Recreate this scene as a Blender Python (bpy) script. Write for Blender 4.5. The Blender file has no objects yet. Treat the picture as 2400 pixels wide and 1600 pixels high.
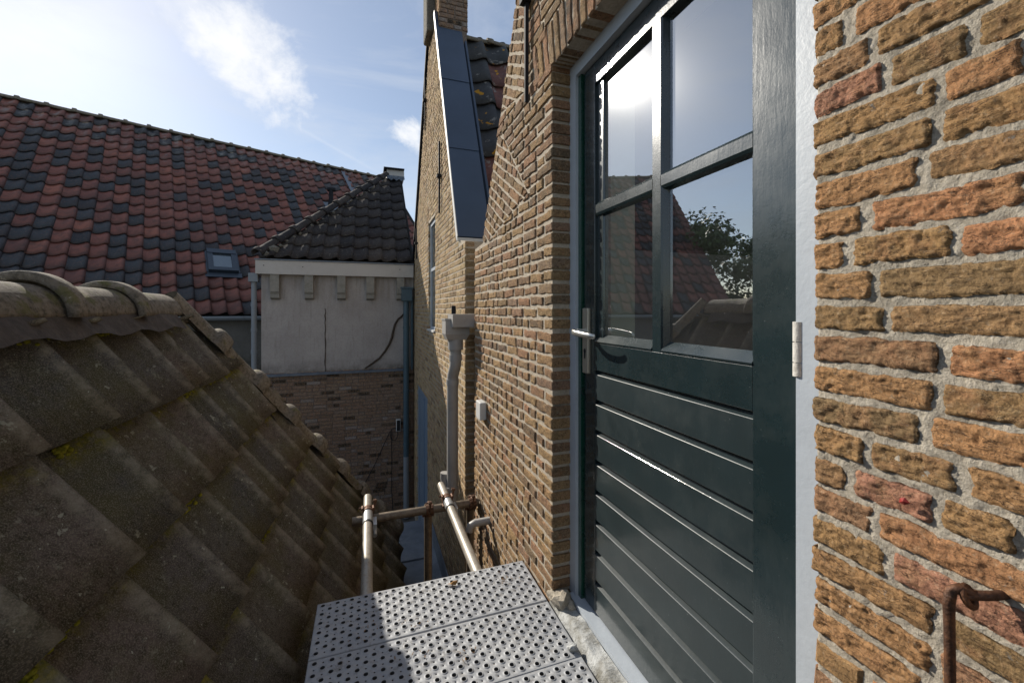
import bpy, bmesh, math, random
from mathutils import Vector, Matrix, noise
random.seed(7)
R = math.radians
S = bpy.context.scene
C = S.collection
PI = math.pi

# ------------------------------------------------------------------ camera
cam = bpy.data.objects.new('camera', bpy.data.cameras.new('camera'))
C.objects.link(cam); S.camera = cam
cam.location = (0, 0, 0)
cam.rotation_euler = (R(90), 0, R(-19.28))
cam.data.sensor_width = 36
cam.data.lens = 36 * 966 / 2400
cam.data.shift_y = -74 / 2400
cam.data.clip_start = 0.02
cam.data.clip_end = 3000

# ------------------------------------------------------------------ light
SUN_AZ, SUN_EL = -31.0, 29.5          # azimuth from +Y towards +X
W = bpy.data.worlds.new('World'); S.world = W; W.use_nodes = True
wt = W.node_tree; wt.nodes.clear()
def wn(t, **k):
    n = wt.nodes.new(t)
    for a, b in k.items(): setattr(n, a, b)
    return n
def wl(a, b): wt.links.new(a, b)
sky = wn('ShaderNodeTexSky', sky_type='NISHITA', sun_disc=False)
sky.sun_elevation = R(SUN_EL); sky.sun_rotation = R(SUN_AZ)
sky.altitude = 10; sky.air_density = 1.0; sky.dust_density = 0.32; sky.ozone_density = 1.6
bg = wn('ShaderNodeBackground'); bg.inputs['Strength'].default_value = 0.1
wo = wn('ShaderNodeOutputWorld')
tc = wn('ShaderNodeTexCoord')
def wmath(op, a, b=None, clamp=False):
    n = wn('ShaderNodeMath', operation=op, use_clamp=clamp)
    for i, q in enumerate((a, b)):
        if q is None: continue
        if isinstance(q, (int, float)): n.inputs[i].default_value = q
        else: wl(q, n.inputs[i])
    return n.outputs[0]
def wnoise(scale, detail, rough, vec, dist=0.0):
    n = wn('ShaderNodeTexNoise'); n.inputs['Scale'].default_value = scale
    n.inputs['Detail'].default_value = detail; n.inputs['Roughness'].default_value = rough
    n.inputs['Distortion'].default_value = dist
    wl(vec, n.inputs['Vector']); return n.outputs['Fac']
def pix_dir(u, v):
    r = (u - 1200) / 966; z = (726 - v) / 966; s, c = math.sin(R(19.28)), math.cos(R(19.28))
    return Vector((r * c + s, -r * s + c, z)).normalized()
def puff(u, v, rad, stretch, ang, ns, seed):
    # a cumulus puff in a fixed direction of the sky: soft ellipse broken up by noise
    d = pix_dir(u, v); right = Vector((d.y, -d.x, 0)).normalized(); up = right.cross(d)
    ca, sa = math.cos(ang), math.sin(ang)
    a1 = right * ca + up * sa; a2 = up * ca - right * sa
    def dot(vec):
        n = wn('ShaderNodeVectorMath', operation='DOT_PRODUCT'); wl(tc.outputs['Generated'], n.inputs[0]); n.inputs[1].default_value = vec
        return n.outputs['Value']
    x = wmath('DIVIDE', dot(a1), rad * stretch); y = wmath('DIVIDE', dot(a2), rad)
    front = wmath('GREATER_THAN', dot(d), 0.0)
    q = wmath('SQRT', wmath('ADD', wmath('MULTIPLY', x, x), wmath('MULTIPLY', y, y)))
    mp = wn('ShaderNodeMapping'); mp.inputs['Location'].default_value = (seed, seed * .7, 0); wl(tc.outputs['Generated'], mp.inputs['Vector'])
    nz = wnoise(ns, 7, .62, mp.outputs[0], .35)
    e = wmath('SUBTRACT', wmath('ADD', 1.0, wmath('MULTIPLY', wmath('SUBTRACT', nz, .5), 3.8)), q)
    fine = wnoise(ns * 4.5, 6, .65, mp.outputs[0], .4)
    m = wmath('MULTIPLY', wmath('ADD', e, wmath('MULTIPLY', wmath('SUBTRACT', fine, .5), 1.1)), .72, True)
    m = wmath('MULTIPLY', m, wmath('SUBTRACT', 2.0, m))
    m = wmath('MULTIPLY', m, wmath('SQRT', m))
    return wmath('MULTIPLY', m, front)
clouds = puff(565, 130, .082, 1.5, R(-38), 6.5, 0.0)
clouds = wmath('MAXIMUM', clouds, wmath('MULTIPLY', puff(975, 305, .035, 1.3, R(10), 12, 3.1), .95))
clouds = wmath('MAXIMUM', clouds, wmath('MULTIPLY', puff(440, 5, .05, 1.6, R(-60), 9, 5.3), .5))
def trail(u1, v1, u2, v2, w, amt):
    # old vapour trail between two directions
    a, b = pix_dir(u1, v1), pix_dir(u2, v2); n_ = a.cross(b).normalized(); md = (a + b).normalized()
    def dot(vec):
        n = wn('ShaderNodeVectorMath', operation='DOT_PRODUCT'); wl(tc.outputs['Generated'], n.inputs[0]); n.inputs[1].default_value = vec
        return n.outputs['Value']
    near_ = wmath('SUBTRACT', 1.0, wmath('DIVIDE', wmath('ABSOLUTE', dot(n_)), w), True)
    lim = wmath('MULTIPLY', wmath('SUBTRACT', dot(md), a.dot(md)), 60, True)
    return wmath('MULTIPLY', wmath('MULTIPLY', near_, lim), wmath('MULTIPLY', wnoise(9, 5, .7, tc.outputs['Generated']), amt))
trails = wmath('MAXIMUM', trail(150, -30, 400, 115, .006, .55), trail(620, 255, 905, 415, .005, .6))
clouds = wmath('MAXIMUM', clouds, wmath('MAXIMUM', trails, trail(420, 130, 640, 300, .009, .3)))
# thin cirrus veil over the whole sky
mp = wn('ShaderNodeMapping'); mp.inputs['Scale'].default_value = (1.0, 1.0, 3.4); mp.inputs['Rotation'].default_value = (R(24), R(30), R(20))
wl(tc.outputs['Generated'], mp.inputs['Vector'])
veil = wnoise(1.7, 7, .62, mp.outputs[0], .6)
veil = wmath('MULTIPLY', wmath('SUBTRACT', veil, .43, True), 1.55, True)
mix0 = wn('ShaderNodeMix', data_type='RGBA'); wl(wmath('ADD', veil, 0.20), mix0.inputs['Factor'])
wl(sky.outputs[0], mix0.inputs[6]); mix0.inputs[7].default_value = (6.2, 6.55, 7.1, 1)
mixc = wn('ShaderNodeMix', data_type='RGBA'); wl(clouds, mixc.inputs['Factor'])
wl(mix0.outputs[2], mixc.inputs[6]); mixc.inputs[7].default_value = (8.2, 8.3, 8.5, 1)
wl(mixc.outputs[2], bg.inputs['Color']); wl(bg.outputs[0], wo.inputs['Surface'])

sd = bpy.data.lights.new('sun', 'SUN'); sd.energy = 4.9; sd.angle = R(0.53); sd.color = (1.0, .93, .82)
sun = bpy.data.objects.new('sun', sd); C.objects.link(sun)
sdir = Vector((math.sin(R(SUN_AZ)) * math.cos(R(SUN_EL)), math.cos(R(SUN_AZ)) * math.cos(R(SUN_EL)), math.sin(R(SUN_EL))))
sun.rotation_euler = sdir.to_track_quat('Z', 'Y').to_euler(); sun.location = sdir * 20
S.view_settings.view_transform = 'Standard'; S.view_settings.look = 'None'
S.view_settings.exposure = 0.3; S.view_settings.gamma = 1.0
S.view_settings.use_curve_mapping = False
S.render.engine = 'CYCLES'
S.cycles.max_bounces = 8

# ------------------------------------------------------------------ materials
class G:
    """small node-graph helper"""
    def __init__(s, name):
        s.m = bpy.data.materials.new(name); s.m.use_nodes = True; s.t = s.m.node_tree; s.t.nodes.clear()
        s.out = s.n('ShaderNodeOutputMaterial'); s.b = s.n('ShaderNodeBsdfPrincipled'); s.l(s.b.outputs[0], s.out.inputs[0])
        s.pos = s.n('ShaderNodeNewGeometry').outputs['Position']
    def n(s, t, **k):
        n = s.t.nodes.new(t)
        for a, b in k.items(): setattr(n, a, b)
        return n
    def l(s, a, b): s.t.links.new(a, b)
    def put(s, q, sock):
        if isinstance(q, (int, float)): sock.default_value = q
        elif isinstance(q, tuple): sock.default_value = q if len(q) == 4 or len(sock.default_value) == 3 else q + (1,)
        else: s.l(q, sock)
    def noise(s, scale, detail=5, rough=.6, vec=None, dist=0, stretch=None, off=None):
        n = s.n('ShaderNodeTexNoise'); n.inputs['Scale'].default_value = scale; n.inputs['Detail'].default_value = detail
        n.inputs['Roughness'].default_value = rough; n.inputs['Distortion'].default_value = dist
        v = vec or s.pos
        if stretch or off:
            m = s.n('ShaderNodeMapping'); s.l(v, m.inputs['Vector'])
            if stretch: m.inputs['Scale'].default_value = stretch
            if off: m.inputs['Location'].default_value = off
            v = m.outputs[0]
        s.l(v, n.inputs['Vector']); return n.outputs['Fac']
    def math(s, op, a, b=None, clamp=False):
        n = s.n('ShaderNodeMath', operation=op, use_clamp=clamp); s.put(a, n.inputs[0])
        if b is not None: s.put(b, n.inputs[1])
        return n.outputs[0]
    def ramp(s, f, stops, const=False):
        n = s.n('ShaderNodeValToRGB'); cr = n.color_ramp
        if const: cr.interpolation = 'CONSTANT'
        while len(cr.elements) < len(stops): cr.elements.new(.5)
        for e, (p, c) in zip(cr.elements, stops):
            e.position = p; e.color = (c, c, c, 1) if isinstance(c, (int, float)) else tuple(c) + (1,)
        s.put(f, n.inputs[0]); return n.outputs[0]
    def step(s, f, lo, hi):
        n = s.n('ShaderNodeMapRange'); n.inputs['From Min'].default_value = lo; n.inputs['From Max'].default_value = hi
        s.put(f, n.inputs['Value']); return n.outputs[0]
    def mix(s, f, a, b, mode='MIX'):
        n = s.n('ShaderNodeMix', data_type='RGBA', blend_type=mode); s.put(f, n.inputs[0]); s.put(a, n.inputs[6]); s.put(b, n.inputs[7]); return n.outputs[2]
    def tone(s):
        a = s.n('ShaderNodeAttribute', attribute_name='tone'); x = s.n('ShaderNodeSeparateColor'); s.l(a.outputs['Color'], x.inputs[0])
        o = s.n('ShaderNodeObjectInfo')
        r = s.math('FRACT', s.math('ADD', x.outputs[0], o.outputs['Random']))
        g = s.math('FRACT', s.math('ADD', x.outputs[1], s.math('MULTIPLY', o.outputs['Random'], 7.31)))
        return r, g
    def uv(s):
        a = s.n('ShaderNodeAttribute', attribute_name='uvw'); x = s.n('ShaderNodeSeparateXYZ'); s.l(a.outputs['Vector'], x.inputs[0]); return x.outputs[0], x.outputs[1]
    def bump(s, h, dist, strength=1.0, prev=None):
        n = s.n('ShaderNodeBump'); n.inputs['Strength'].default_value = strength; n.inputs['Distance'].default_value = dist; s.l(h, n.inputs['Height'])
        if prev: s.l(prev, n.inputs['Normal'])
        return n.outputs[0]
    def done(s, col, rough=.8, nrm=None, metal=0, coat=0, spec=None):
        s.put(col, s.b.inputs['Base Color']); s.put(rough, s.b.inputs['Roughness']); s.put(metal, s.b.inputs['Metallic'])
        if nrm: s.l(nrm, s.b.inputs['Normal'])
        if coat: s.b.inputs['Coat Weight'].default_value = coat; s.b.inputs['Coat Roughness'].default_value = .04
        if spec is not None: s.b.inputs['Specular IOR Level'].default_value = spec
        return s.m

def m_brick(name, stops, near=False, dark=0.0, pale=.0, moss=0.0):
    g = G(name); r, q = g.tone()
    base = g.ramp(r, stops)
    f = 1.0 if near else .8
    patch = g.noise(26 * f, 6, .65, dist=.8)
    col = g.mix(g.math('MULTIPLY', g.step(patch, .50, .64), .50), base, g.mix(.5, base, (.12, .085, .055)))
    strat = g.noise(70 * f, 7, .75, stretch=(1, .5, 1.5), dist=1.0)
    col = g.mix(g.math('MULTIPLY', g.step(strat, .53, .63), .6 if near else .75), col, g.mix(.25, (.10, .07, .045), base))
    col = g.mix(g.math('MULTIPLY', g.step(strat, .46, .32), .55), col, g.mix(.55, base, (.78, .58, .34)))
    hue = g.noise(34, 4, .6, off=(4, 1, 9))
    col = g.mix(g.math('MULTIPLY', g.step(hue, .48, .68), .5), col, g.mix(q, (.58, .27, .14), (.56, .37, .17)))
    peb = g.noise(150 * f, 6, .85, off=(6, 2, 2))
    col = g.mix(g.math('MULTIPLY', g.step(peb, .54, .63), .66 if near else .8), col, (.075, .052, .036))
    col = g.mix(g.math('MULTIPLY', g.step(peb, .45, .36), .5), col, (.80, .62, .42))
    ck = g.math('ABSOLUTE', g.math('SUBTRACT', g.noise(42 * f, 5, .6, stretch=(1, .35, 1.5), dist=.7, off=(2, 9, 4)), .5))
    col = g.mix(g.math('MULTIPLY', g.step(ck, .012, .002), .75), col, (.06, .042, .03))
    soot = g.noise(9, 5, .7, off=(7, 3, 1))
    col = g.mix(g.math('MULTIPLY', g.step(soot, .60, .76), .6), col, (.055, .042, .03))
    lime = g.noise(34, 5, .7, off=(1, 8, 2))
    col = g.mix(g.math('MULTIPLY', g.step(lime, .66 - pale, .72 - pale), .75), col, (.52, .49, .44))
    if dark: col = g.mix(dark, col, (.03, .024, .02))
    if moss:
        mo = g.noise(7, 6, .7, off=(3, 3, 3)); col = g.mix(g.math('MULTIPLY', g.step(mo, .5 , .62), moss), col, (.07, .085, .012))
    pits = g.noise(240 if near else 150, 4, .75)
    n = g.bump(strat, .014 if near else .016, 1.0)
    n = g.bump(peb, .006 if near else .010, 1.0, n)
    n = g.bump(pits, .003, .9, n)
    return g.done(col, .93, n, spec=.2)
STK = [(0, (.34, .25, .14)), (.12, (.60, .36, .16)), (.28, (.70, .37, .17)), (.42, (.80, .38, .19)), (.56, (.54, .35, .15)), (.70, (.70, .34, .22)), (.84, (.46, .30, .14)), (1, (.84, .44, .20))]
mBrickN = m_brick('near_brick', STK, True)
STK1 = [(0, (.17, .125, .09)), (.15, (.42, .28, .145)), (.35, (.52, .335, .165)), (.52, (.44, .26, .145)), (.66, (.25, .185, .12)), (.80, (.52, .28, .16)), (.9, (.34, .24, .17)), (1, (.56, .37, .18))]
mBrick1 = m_brick('weathered_yellow_brick', STK1)
STK2 = [(0, (.32, .23, .14)), (.3, (.62, .46, .25)), (.6, (.70, .52, .29)), (.8, (.56, .38, .23)), (1, (.68, .52, .31))]
mBrick2 = m_brick('pale_yellow_brick', STK2)
STK3 = [(0, (.04, .034, .03)), (.09, (.06, .05, .042)), (.11, (.28, .19, .14)), (.5, (.35, .235, .17)), (.8, (.31, .23, .18)), (.92, (.37, .27, .21)), (.94, (.36, .32, .30)), (1, (.42, .38, .36))]
mBrick3 = m_brick('brown_brick', STK3, pale=.05)
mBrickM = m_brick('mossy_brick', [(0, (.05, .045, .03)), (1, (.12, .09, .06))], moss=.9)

def m_mortar(name, a, b, fine=180, moss=0):
    g = G(name); n1 = g.noise(fine, 5, .75); n2 = g.noise(14, 5, .65)
    col = g.mix(g.step(n1, .33, .67), a, b)
    col = g.mix(g.math('MULTIPLY', g.step(n2, .5, .72), .55), col, tuple(x * .45 for x in a))
    col = g.mix(g.math('MULTIPLY', g.step(g.noise(90, 3, .6, off=(5, 5, 5)), .68, .72), .7), col, (.62, .58, .52))
    if moss: col = g.mix(g.math('MULTIPLY', g.step(g.noise(8, 5, .7), .45, .6), moss), col, (.07, .085, .015))
    return g.done(col, .95, g.bump(n1, .006, 1.0, g.bump(n2, .01, .6)), spec=.15)
mMortN = m_mortar('near_mortar', (.37, .325, .255), (.62, .555, .455))
mMort1 = m_mortar('mortar', (.40, .34, .26), (.58, .51, .41), 120)
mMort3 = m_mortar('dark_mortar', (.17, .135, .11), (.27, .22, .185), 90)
mRubble = m_mortar('rubble_mortar', (.10, .095, .08), (.24, .22, .18), 60)

def m_tile_moss():
    g = G('mossy_concrete_tile'); r, q = g.tone(); u, v = g.uv()
    base = g.ramp(r, [(0, (.078, .076, .072)), (.25, (.135, .105, .090)), (.5, (.070, .070, .068)), (.75, (.105, .096, .078)), (1, (.14, .108, .094))])
    n1 = g.noise(6, 7, .7); n2 = g.noise(45, 6, .75); n3 = g.noise(300, 3, .7)
    col = g.mix(g.math('MULTIPLY', g.step(n1, .47, .60), .65), base, (.060, .060, .030))
    col = g.mix(g.math('MULTIPLY', g.step(n2, .45, .62), .75), col, (.034, .031, .023))
    n4 = g.noise(2.6, 5, .7, off=(4, 4, 0)); col = g.mix(g.math('MULTIPLY', g.step(n4, .46, .60), .55), col, (.095, .088, .035))
    col = g.mix(g.math('MULTIPLY', g.step(n3, .48, .62), .65), col, (.25, .22, .175))
    crest = g.math('MULTIPLY', g.step(g.math('ABSOLUTE', g.math('SUBTRACT', u, .93)), .09, .02), g.step(g.noise(25, 5, .7, off=(8, 8, 1)), .35, .6)); col = g.mix(g.math('MULTIPLY', crest, .6), col, (.30, .27, .215))  # paler roll crest: weathered edge plus a highlight painted into the colour
    # moss gathers at the head of each tile, where the one above drips on it
    head = g.math('MULTIPLY', g.step(v, .70, .85), g.step(g.noise(13, 5, .7, off=(2, 2, 2)), .46, .60))
    col = g.mix(g.math('MULTIPLY', head, .75), col, g.mix(g.step(g.noise(80, 4, .7), .4, .6), (.10, .105, .008), (.26, .23, .012)))
    lich = g.math('MULTIPLY', g.step(g.noise(38, 4, .6, off=(9, 0, 3)), .625, .665), g.step(g.noise(5, 3, .5, off=(1, 1, 7)), .47, .6))
    col = g.mix(g.math('MULTIPLY', lich, .8), col, (.34, .34, .27)); big_ = g.math('MULTIPLY', g.step(g.noise(11, 6, .8, off=(1, 3, 3)), .575, .65), g.step(g.noise(110, 4, .7), .42, .6)); col = g.mix(g.math('MULTIPLY', big_, .5), col, (.30, .30, .24))
    spot = g.step(g.noise(70, 2, .5, off=(3, 7, 3)), .735, .75)
    col = g.mix(g.math('MULTIPLY', spot, .8), col, (.42, .43, .36))
    return g.done(col, .95, g.bump(n3, .003, .9, g.bump(n2, .004, .8)), spec=.12)
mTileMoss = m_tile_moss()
def m_moss():
    g = G('yellow_green_moss'); n = g.noise(60, 4, .7); c = g.mix(g.step(n, .35, .65), (.11, .115, .015), (.34, .32, .04)); return g.done(c, .95, g.bump(g.noise(500, 2, .6), .002, 1.0), spec=.05)
mMoss = m_moss()
def m_ridge_moss():
    g = G('lichen_ridge_tile'); n1 = g.noise(9, 7, .7); n2 = g.noise(60, 6, .75); n3 = g.noise(260, 3, .7)
    col = g.mix(g.step(n1, .35, .65), (.17, .145, .115), (.27, .235, .185))
    col = g.mix(g.math('MULTIPLY', g.step(n2, .45, .66), .8), col, (.05, .045, .032))
    col = g.mix(g.math('MULTIPLY', g.step(g.noise(12, 5, .7, off=(4, 4, 4)), .56, .64), .6), col, (.12, .12, .03))
    col = g.mix(g.math('MULTIPLY', g.step(g.noise(30, 5, .7, off=(2, 6, 1)), .62, .68), .7), col, (.42, .39, .32))
    return g.done(col, .9, g.bump(n3, .002, .9, g.bump(n2, .004, .8)), spec=.2)
mRidge = m_ridge_moss()
def m_tile_red():
    g = G('red_and_slate_pantile'); r, q = g.tone(); u, v = g.uv()
    red = g.ramp(q, [(0, (.23, .085, .065)), (.4, (.29, .108, .080)), (.7, (.20, .075, .060)), (1, (.34, .125, .085))])
    slate = g.ramp(q, [(0, (.036, .048, .058)), (.5, (.055, .068, .080)), (1, (.028, .036, .045))])
    col = g.mix(g.step(r, .36, .361), slate, red)
    n1 = g.noise(7, 6, .7); n2 = g.noise(34, 5, .7)
    col = g.mix(g.math('MULTIPLY', g.step(n1, .46, .66), .55), col, (.045, .035, .034))
    col = g.mix(g.math('MULTIPLY', g.step(n2, .5, .75), .4), col, (.34, .17, .13))
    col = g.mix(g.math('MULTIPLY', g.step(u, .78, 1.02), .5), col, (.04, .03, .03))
    wh = g.math('MULTIPLY', g.step(g.noise(11, 6, .75, off=(2, 5, 1)), .68, .76), .6)
    col = g.mix(wh, col, (.34, .35, .36))
    px = g.n('ShaderNodeSeparateXYZ'); g.l(g.pos, px.inputs[0])
    lime = g.math('MULTIPLY', g.step(px.outputs[2], 3.1, 4.1), g.step(g.noise(6, 5, .7, stretch=(1, 1, .6), off=(1, 1, 4)), .45, .62)); lime = g.math('MULTIPLY', lime, g.step(g.math('ABSOLUTE', g.math('SUBTRACT', u, .45)), .4, .1))
    col = g.mix(g.math('MULTIPLY', lime, .55), col, (.38, .38, .37))
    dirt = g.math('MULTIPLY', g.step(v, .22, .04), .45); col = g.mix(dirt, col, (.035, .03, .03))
    n5 = g.noise(1.1, 4, .6, off=(6, 6, 6)); col = g.mix(g.math('MULTIPLY', g.step(n5, .45, .65), .35), col, (.06, .045, .045))
    return g.done(col, .55, g.bump(n2, .004, .5), spec=.4)
mTileRed = m_tile_red()
def m_tile_dark():
    g = G('dark_lichen_pantile'); r, q = g.tone(); u, v = g.uv()
    base = g.ramp(r, [(0, (.040, .038, .040)), (.6, (.058, .052, .05)), (.9, (.070, .062, .058)), (1, (.08, .068, .06))])
    n2 = g.noise(22, 6, .75); 
    col = g.mix(g.math('MULTIPLY', g.step(n2, .45, .7), .6), base, (.022, .02, .022))
    lich = g.math('MULTIPLY', g.step(g.noise(34, 6, .75, off=(5, 0, 3)), .58, .66), .6)
    col = g.mix(lich, col, (.27, .26, .21))
    return g.done(col, .9, g.bump(n2, .006, .7), spec=.12)
mTileDark = m_tile_dark()
def m_tile_lichen():
    g = G('slate_pantile_orange_lichen'); r, q = g.tone()
    base = g.ramp(r, [(0, (.055, .06, .066)), (.75, (.075, .078, .08)), (.80, (.20, .085, .07)), (1, (.16, .08, .07))])
    n2 = g.noise(20, 6, .7); col = g.mix(g.math('MULTIPLY', g.step(n2, .45, .7), .5), base, (.03, .03, .035))
    col = g.mix(g.math('MULTIPLY', g.step(g.noise(9, 5, .7, off=(5, 2, 3)), .58, .64), .7), col, (.33, .32, .30))
    col = g.mix(g.step(g.noise(7.5, 3, .45, off=(5, 0, 8)), .66, .68), col, (.50, .25, .02))
    return g.done(col, .7, g.bump(n2, .006, .6), spec=.3)
mTileLich = m_tile_lichen()

def m_plain(name, col, rough=.6, var=.12, scale=18, bump=.0, metal=0, coat=0, spec=None, dirt=None, dirtamt=.4, bscale=120):
    g = G(name); n1 = g.noise(scale, 6, .65)
    dk = tuple(c * (1 - var * 2) for c in col); c = g.mix(g.step(n1, .3, .7), dk, col)
    if dirt: c = g.mix(g.math('MULTIPLY', g.step(g.noise(scale * .6, 6, .75, off=(3, 3, 1)), .5, .68), dirtamt), c, dirt)
    nb = g.bump(g.noise(bscale, 4, .6), bump, .8) if bump else None
    return g.done(c, rough, nb, metal, coat, spec)
def m_stucco(name, a, b, streak=(.18, .16, .14)):
    g = G(name); n1 = g.noise(3, 7, .7); n2 = g.noise(40, 5, .7)
    c = g.mix(g.step(n1, .35, .65), a, b); c = g.mix(g.math('MULTIPLY', g.step(n2, .45, .75), .35), c, tuple(x * .6 for x in a))
    s = g.noise(9, 6, .7, stretch=(3, 3, .35)); c = g.mix(g.math('MULTIPLY', g.step(s, .54, .74), .5), c, streak)
    px = g.n('ShaderNodeSeparateXYZ'); g.l(g.pos, px.inputs[0]); z = px.outputs[2]; sn = g.noise(7, 6, .7, off=(4, 2, 2)); dr = g.noise(13, 5, .6, stretch=(1, 1, .12), off=(1, 6, 3))
    c = g.mix(g.math('MULTIPLY', g.math('MULTIPLY', g.step(z, -.70, -.89), g.step(sn, .3, .6)), .75), c, (.07, .065, .05))
    c = g.mix(g.math('MULTIPLY', g.math('MULTIPLY', g.step(z, -.1, .45), g.step(dr, .46, .66)), .6), c, (.20, .175, .13))
    return g.done(c, .92, g.bump(n2, .004, .6), spec=.15)
mStucco = m_stucco('weathered_stucco', (.37, .335, .315), (.45, .415, .39))
mStuccoD = m_stucco('grey_render', (.15, .145, .13), (.20, .19, .175))
mFascia = m_plain('painted_fascia', (.56, .53, .49), .6, .04, 5, dirt=(.33, .31, .27), dirtamt=.3)
mCorbel = m_plain('stained_corbel', (.33, .31, .27), .85, .1, 20, .003, dirt=(.13, .12, .08), dirtamt=.5)
mLead = m_plain('lead_sheet', (.17, .20, .24), .42, .15, 12, .002, metal=.35, dirt=(.32, .34, .36), dirtamt=.4)
mZinc = m_plain('zinc_floor', (.24, .275, .32), .5, .2, 5, .002, metal=.15, dirt=(.34, .37, .38), dirtamt=.55)
mZincPipe = m_plain('grey_pvc_pipe', (.40, .385, .36), .45, .06, 10, dirt=(.27, .25, .22), dirtamt=.4)
mWhitePipe = m_plain('pale_grey_pipe', (.25, .28, .31), .5, .05, 10)
mBluePipe = m_plain('blue_grey_pipe', (.07, .125, .16), .45, .12, 10)
mCoping = m_plain('slate_blue_coping_sheet', (.055, .085, .135), .42, .1, 2.6, .0006, metal=.25, bscale=30)
mWhiteTrim = m_plain('white_trim', (.62, .62, .60), .5, .04, 20)
mFramePaint = m_plain('pale_blue_grey_paint', (.44, .485, .535), .42, .05, 14, .0008, bscale=80)
mBluePaint = m_plain('blue_grey_paint', (.22, .30, .40), .45, .08, 8)
def m_green(name, col, coat=.8, rough=.25, bmp=.0009):
    g = G(name)
    grain = g.noise(16, 5, .6, stretch=(1, 14, 1.0) if 'rail' in name else (1, 6, 1.0)); big = g.noise(9, 4, .5); fine = g.noise(170, 3, .6)
    c = g.mix(g.step(big, .3, .7), col, tuple(x * 1.25 for x in col))
    scr = g.step(g.noise(60, 3, .5, stretch=(1, 1, .05), off=(3, 9, 1)), .765, .78)
    c = g.mix(g.math('MULTIPLY', scr, .55), c, (.25, .3, .3)); du = g.noise(5, 7, .75, off=(8, 8, 2)); c = g.mix(g.math('MULTIPLY', g.step(du, .48, .72), .14), c, (.11, .12, .11)); sp_ = g.step(g.noise(230, 2, .5, off=(8, 1, 2)), .74, .77); c = g.mix(g.math('MULTIPLY', sp_, .5), c, (.3, .33, .33))
    n = g.bump(big, .0012, .3, g.bump(fine, .0003, .5, g.bump(grain, bmp, .35)))
    m = g.done(c, g.math('ADD', rough, g.math('MULTIPLY', g.step(du, .4, .7), .08)), n, coat=coat); g.l(g.math('ADD', .05, g.math('MULTIPLY', g.step(du, .42, .68), .06)), g.b.inputs['Coat Roughness']); g.l(n, g.b.inputs['Coat Normal'])
    return m
mGreen = m_green('dark_green_gloss_paint', (.010, .0205, .0235))
mGreen2 = m_green('dark_green_gloss_paint_board', (.010, .020, .023), bmp=.0006, rough=.42, coat=.45)
mGreenFrame = m_green('bright_green_edge_paint', (.006, .045, .03))
mBlack = m_plain('black_rubber', (.012, .013, .014), .6, .1)
mSteelHandle = m_plain('satin_aluminium', (.62, .61, .57), .32, .03, 20, metal=.85)
mPlate = m_plain('satin_nickel_plate', (.52, .49, .41), .38, .03, 20, metal=.7)
mHinge = m_plain('chipped_white_paint', (.62, .60, .55), .5, .06, 60, .002, dirt=(.26, .2, .13), dirtamt=.5)
mIron = m_plain('black_iron', (.02, .021, .026), .8, .2, 30, .002, metal=.3)
mRust = m_plain('rusty_iron', (.10, .048, .028), .62, .3, 60, .003, metal=.4, dirt=(.22, .09, .035), dirtamt=.6)
def m_tube():
    g = G('galvanised_tube'); n1 = g.noise(14, 6, .7, stretch=(1, .5, 1)); n2 = g.noise(60, 5, .7)
    c = g.mix(g.step(n1, .35, .65), (.29, .26, .21), (.40, .37, .32)); c = g.mix(g.math('MULTIPLY', g.step(n2, .52, .70), .6), c, (.20, .125, .07))
    return g.done(c, .45, g.bump(n2, .001, .5), metal=.25)
mTube = m_tube()
mTubeRust = m_plain('brown_rusted_tube', (.27, .215, .155), .5, .25, 30, .0015, metal=.5, dirt=(.09, .06, .04), dirtamt=.6)
mCollar = m_plain('bright_zinc_sleeve', (.55, .56, .56), .38, .08, 40, metal=.6)
mCoupler = m_plain('rusty_coupler', (.19, .10, .06), .6, .25, 70, .003, metal=.45, dirt=(.09, .05, .03), dirtamt=.5)
def m_plank():
    g = G('galvanised_deck_steel'); ga = g.n('ShaderNodeAttribute', attribute_name='tone'); gx = g.n('ShaderNodeSeparateColor'); g.l(ga.outputs['Color'], gx.inputs[0]); hole_shade = g.math('LESS_THAN', gx.outputs[0], .1); n1 = g.noise(5, 6, .65); n2 = g.noise(50, 6, .7)  # walls of the punched holes coloured dark as painted shade
    c = g.mix(g.step(n1, .35, .65), (.30, .31, .33), (.40, .41, .42)); c = g.mix(g.math('MULTIPLY', g.step(n2, .53, .66), .5), c, (.17, .15, .12)); sm = g.noise(16, 6, .8, off=(3, 1, 1)); c = g.mix(g.math('MULTIPLY', g.step(sm, .60, .66), .5), c, (.14, .115, .08)); c = g.mix(g.math('MULTIPLY', g.step(g.noise(33, 4, .7, off=(7, 1, 1)), .70, .73), .6), c, (.62, .61, .58)); c = g.mix(g.math('MULTIPLY', hole_shade, .9), c, (.02, .019, .017))
    return g.done(c, .66, g.bump(n2, .0008, .5), metal=.1)
mPlank = m_plank()
def m_stone():
    g = G('worn_limewashed_sill'); n1 = g.noise(10, 7, .7); n2 = g.noise(90, 5, .7)
    c = g.mix(g.step(n1, .40, .58), (.20, .19, .16), (.50, .51, .50)); c = g.mix(g.math('MULTIPLY', g.step(n2, .55, .7), .6), c, (.12, .11, .08))
    return g.done(c, .85, g.bump(n2, .004, .8, g.bump(n1, .012, .8)))
mStone = m_stone()
mBeige = m_plain('beige_wall_paint', (.62, .60, .44), .8, .02)
mRoom = m_plain('room_paint', (.26, .23, .2), .85, .05)
mInkDark = m_plain('dark_underlay', (.02, .019, .017), .95, .2)
mGround = m_plain('courtyard_paving', (.16, .15, .135), .9, .2, 3, .004, dirt=(.08, .08, .06))
mFlashB = m_plain('brown_ridge_flashing', (.085, .066, .052), .85, .25, 30, .003, dirt=(.16, .13, .10))
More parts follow.
